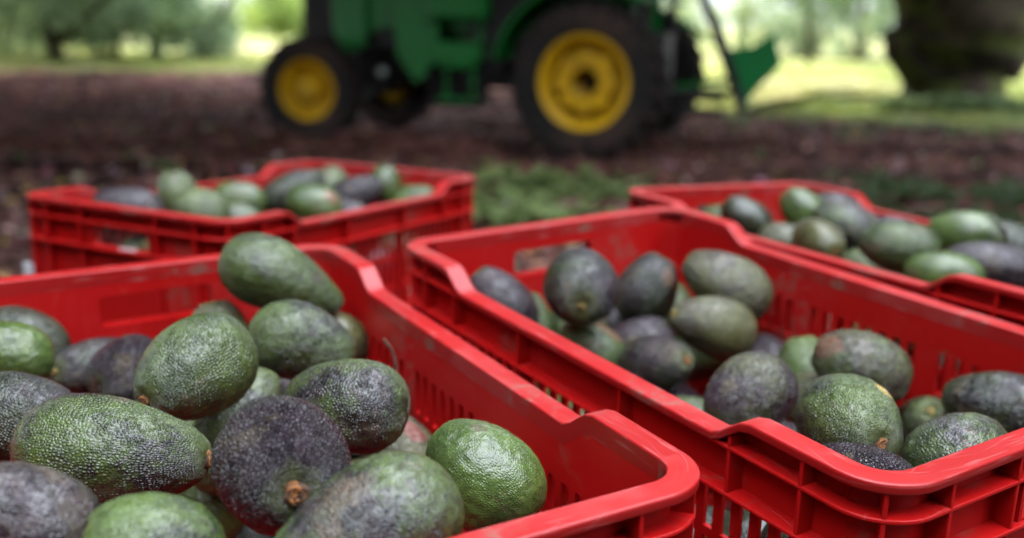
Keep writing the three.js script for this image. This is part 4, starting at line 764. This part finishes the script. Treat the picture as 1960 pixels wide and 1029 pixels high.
tree('orchard_tree', 'thin dark trunk forking to the right, at the grass edge left of the tractor', -8.15, -26.4, { seed: 104, r: 0.11, h: 6, R: 2.6, low: 2.1, n: 700, cols: MID, lean: -0.05, group: G1, skirt: 3, limbs: [[[0, 0.55, 0, 0.10], [0.45, 0.95, 0, 0.07], [1.0, 1.7, 0.1, 0.06], [1.6, 2.4, 0.1, 0.04]]] });
tree('leafy_bush', 'bright yellow green bush left of the thin forked trunk', -8.95, -25.6, { seed: 105, r: 0.05, h: 2.4, R: 0.75, low: 0.4, n: 330, cols: YELG, scale: 0.8, group: 'bushes in the background', kind: 2 });
tree('leafy_bush', 'yellow green bush between the thin forked trunk and the tractor', -7.6, -33, { seed: 106, r: 0.06, h: 3.0, R: 1.5, low: 0.6, n: 420, cols: YELG, group: 'bushes in the background', kind: 2 });
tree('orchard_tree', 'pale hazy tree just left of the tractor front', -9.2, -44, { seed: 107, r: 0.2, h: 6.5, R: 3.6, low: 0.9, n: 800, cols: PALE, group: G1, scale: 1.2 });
tree('orchard_tree', 'pale tree far behind the left trees', -18, -40, { seed: 108, r: 0.2, h: 6.5, R: 4.2, low: 0.4, n: 900, cols: GREY, group: G1, scale: 1.3 });
tree('orchard_tree', 'green tree beyond the front wheel of the tractor', -4.2, -38, { seed: 109, r: 0.2, h: 6, R: 3.6, low: 0.6, n: 700, cols: MID, group: G1, scale: 1.2 });
tree('orchard_tree', 'green tree hidden behind the body of the tractor', 3.0, -40, { seed: 110, r: 0.2, h: 6, R: 3.6, low: 0.6, n: 600, cols: MID, group: G1, scale: 1.2 });
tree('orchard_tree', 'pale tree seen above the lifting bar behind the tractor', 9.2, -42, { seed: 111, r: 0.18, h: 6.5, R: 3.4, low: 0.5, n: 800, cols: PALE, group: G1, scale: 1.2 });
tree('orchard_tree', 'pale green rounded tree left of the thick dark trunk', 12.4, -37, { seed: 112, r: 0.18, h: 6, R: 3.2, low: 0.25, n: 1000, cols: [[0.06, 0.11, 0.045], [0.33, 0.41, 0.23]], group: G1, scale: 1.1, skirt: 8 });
tree('orchard_tree', 'grey green tree at the right edge behind the thick dark trunk', 19.5, -37, { seed: 113, r: 0.18, h: 6, R: 3.4, low: 0.3, n: 900, cols: GREY, group: G1, scale: 1.1, skirt: 8 });
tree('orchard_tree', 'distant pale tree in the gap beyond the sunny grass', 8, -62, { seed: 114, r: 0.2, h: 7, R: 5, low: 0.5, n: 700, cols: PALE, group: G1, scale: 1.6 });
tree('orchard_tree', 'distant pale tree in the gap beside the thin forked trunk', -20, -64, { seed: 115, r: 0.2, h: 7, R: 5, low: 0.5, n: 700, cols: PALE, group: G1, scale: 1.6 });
tree('orchard_tree', 'slim dark trunk between the far left tree and the thin forked trunk', -9.9, -25.2, { seed: 116, r: 0.07, h: 5, R: 1.8, low: 1.7, n: 350, cols: MID, lean: 0.25, group: G1, skirt: 3 });
tree('orchard_tree', 'slim trunk beyond the sunny grass between the green blade and the thick trunk', 8.9, -31, { seed: 117, r: 0.09, h: 5, R: 2.0, low: 1.6, n: 450, cols: MID, lean: -0.2, group: G1, skirt: 3 });
// the thick old trunk at the right, forking just above the frame, and its crown over the tractor
tree('old_avocado_tree', 'thick dark mossy trunk spreading into limbs at the right edge', 6.27, -14.6, { seed: 140, h: 9, n: 3600, cols: MID, scale: 1.9,
  trunk: [[0.05, -0.25, 0, 1.0], [0, 0.10, 0, 0.72], [0, 0.5, 0, 0.66], [0.05, 0.85, 0, 0.90], [0.1, 1.2, 0, 0.95], [0.25, 1.9, 0, 0.80], [0.3, 2.6, 0, 0.45]],
  limbs: [[[-0.3, 0.45, 0.1, 0.40], [-0.85, 0.86, 0.15, 0.26], [-0.95, 1.0, 0.12, 0.16], [-0.9, 1.12, 0.1, 0.05]], [[-0.2, 0.7, 0, 0.6], [-0.5, 1.6, 0.1, 0.5], [-1.5, 3.2, 0.6, 0.32], [-3.4, 5.0, 1.6, 0.15]], [[0.4, 0.7, 0, 0.55], [1.0, 1.6, 0, 0.5], [2.0, 3.0, -0.2, 0.34], [4.0, 4.8, 0, 0.15]], [[0.1, 1.4, 0.2, 0.5], [0.3, 3.0, 1.4, 0.3], [0.2, 4.6, 3.2, 0.15]]],
  blobs: [[-3.6, 5.2, 1.8, 2.3], [-1.2, 6.2, 3.4, 2.4], [-5.2, 4.6, 3.8, 2.0], [2.2, 5.6, 0.0, 2.2], [0.4, 6.6, -1.6, 2.6], [-3.0, 6.0, -2.0, 2.4], [2.8, 6.0, -3.0, 2.4], [-6.8, 4.8, 1.0, 1.9], [-3.2, 5.0, 5.2, 2.0], [-5.5, 5.4, 6.8, 2.1], [-2.8, 5.4, 7.6, 2.0]] });
// unseen trees outside the frame, crowns added and shaped to shade tractor, soil and crates
tree('old_avocado_tree', 'large avocado tree outside the picture on the left, shading the soil', -7.6, -8.6, { seed: 150, r: 0.4, h: 8, n: 9000, gap: -0.32, cols: MID, scale: 1.9, blobs: [[4.6, 4.9, 6.4, 2.0], [3.0, 4.6, 4.6, 2.0], [5.2, 5.4, 4.4, 2.1], [2.6, 4.6, 7.4, 1.9], [4.0, 5.0, -3.0, 2.2], [6.2, 5.2, -2.6, 2.3], [3.4, 5.2, -5.5, 2.2], [6.4, 5.4, -0.4, 2.1], [5.0, 5.2, 1.8, 2.2], [0, 5.6, 0, 2.6], [2.8, 4.6, 0.6, 2.1], [2.2, 5.0, -2.6, 2.2], [-2.4, 4.8, 1.0, 2.3], [0.2, 4.8, 2.8, 2.2], [-1.4, 5.2, -2.6, 2.3], [4.8, 4.8, -1.6, 1.9], [4.4, 5.2, -4.0, 2.0]] });
tree('old_avocado_tree', 'avocado tree outside the picture further back on the left', -11.6, -16.8, { seed: 155, r: 0.4, h: 8, n: 3000, gap: -0.3, cols: MID, scale: 1.9, blobs: [[1.6, 5.2, 0, 2.3], [3.6, 5.4, 2.0, 2.0], [0, 5.6, 2.4, 2.3], [4.2, 5.4, -1.4, 2.0], [1.8, 5.0, -3.0, 2.2], [5.8, 5.6, 0.6, 1.8], [-1.8, 4.6, 0, 2.2]] });
tree('old_avocado_tree', 'large avocado tree behind the camera', 1.0, 5.6, { seed: 160, r: 0.4, h: 8, n: 5600, gap: -0.3, cols: MID, scale: 1.9, blobs: [[0, 5.2, 0, 2.6], [2.8, 3.6, 0.2, 2.3], [-2.8, 3.6, 0.4, 2.3], [0.2, 3.4, -1.6, 1.9], [-4.2, 2.8, -1.0, 1.9], [4.4, 2.8, -1.2, 1.9], [0, 2.6, 2.6, 2.4], [-2.6, 1.4, 0.2, 1.6], [2.4, 1.4, 0.4, 1.6], [0, 1.3, 1.4, 1.8], [-5.0, 1.6, -1.0, 1.8], [5.0, 1.6, -1.0, 1.8]] });  // low blobs added to keep low sky light off the fruit undersides
tree('old_avocado_tree', 'large avocado tree outside the picture on the right', 7.4, -3.2, { seed: 170, r: 0.4, h: 8, n: 5200, gap: -0.3, cols: MID, scale: 1.9, blobs: [[-3.8, 5.0, -3.8, 2.0], [0, 5.2, 0, 2.6], [-2.4, 4.4, 0.6, 2.1], [-2.0, 4.4, -2.4, 2.1], [2.4, 4.2, 1.0, 2.3], [0.2, 3.2, 2.8, 2.2], [1.4, 3.4, -2.6, 2.3], [-1.4, 2.6, 1.2, 1.9], [-0.2, 1.5, 1.5, 1.6], [0.2, 1.4, -1.4, 1.5]] });
tree('old_avocado_tree', 'large avocado tree outside the picture beside the crates on the left', -6.6, 1.6, { seed: 180, r: 0.4, h: 7, n: 3600, gap: -0.3, cols: MID, scale: 1.9, blobs: [[0, 4.8, 0, 2.4], [1.0, 3.0, -2.2, 2.0], [1.2, 2.6, 1.4, 2.0], [0.4, 1.4, -1.8, 1.6], [0.6, 1.3, 0.6, 1.6], [-1.6, 3.0, 0, 2.2]] });
{ // branch on the grass
  const a = onGround(1424, 214, 0.04), b = onGround(1500, 196, 0.10), c = onGround(1606, 186, 0.10), d = onGround(1720, 184, 0.05);
  const g = new THREE.Group(); top(g, 'fallen_branch'); tag(g, 'long grey fallen branch lying across the grass right of the green blade', 'branch'); g.position.copy(b);
  const l = (p, r) => [p.x - b.x, p.y - b.y, p.z - b.z, r];
  mesh('stick', limb([l(a, 0.055), l(b, 0.06), l(c, 0.05), l(d, 0.025)], 17, 12), BARK, g);
  mesh('twig', limb([l(b, 0.03), [0.5, 0.16, 0.2, 0.02], [0.9, 0.22, 0.5, 0.008]], 19, 8), BARK, g);
}

scene.updateMatrixWorld(true);
renderer.render(scene, camera);
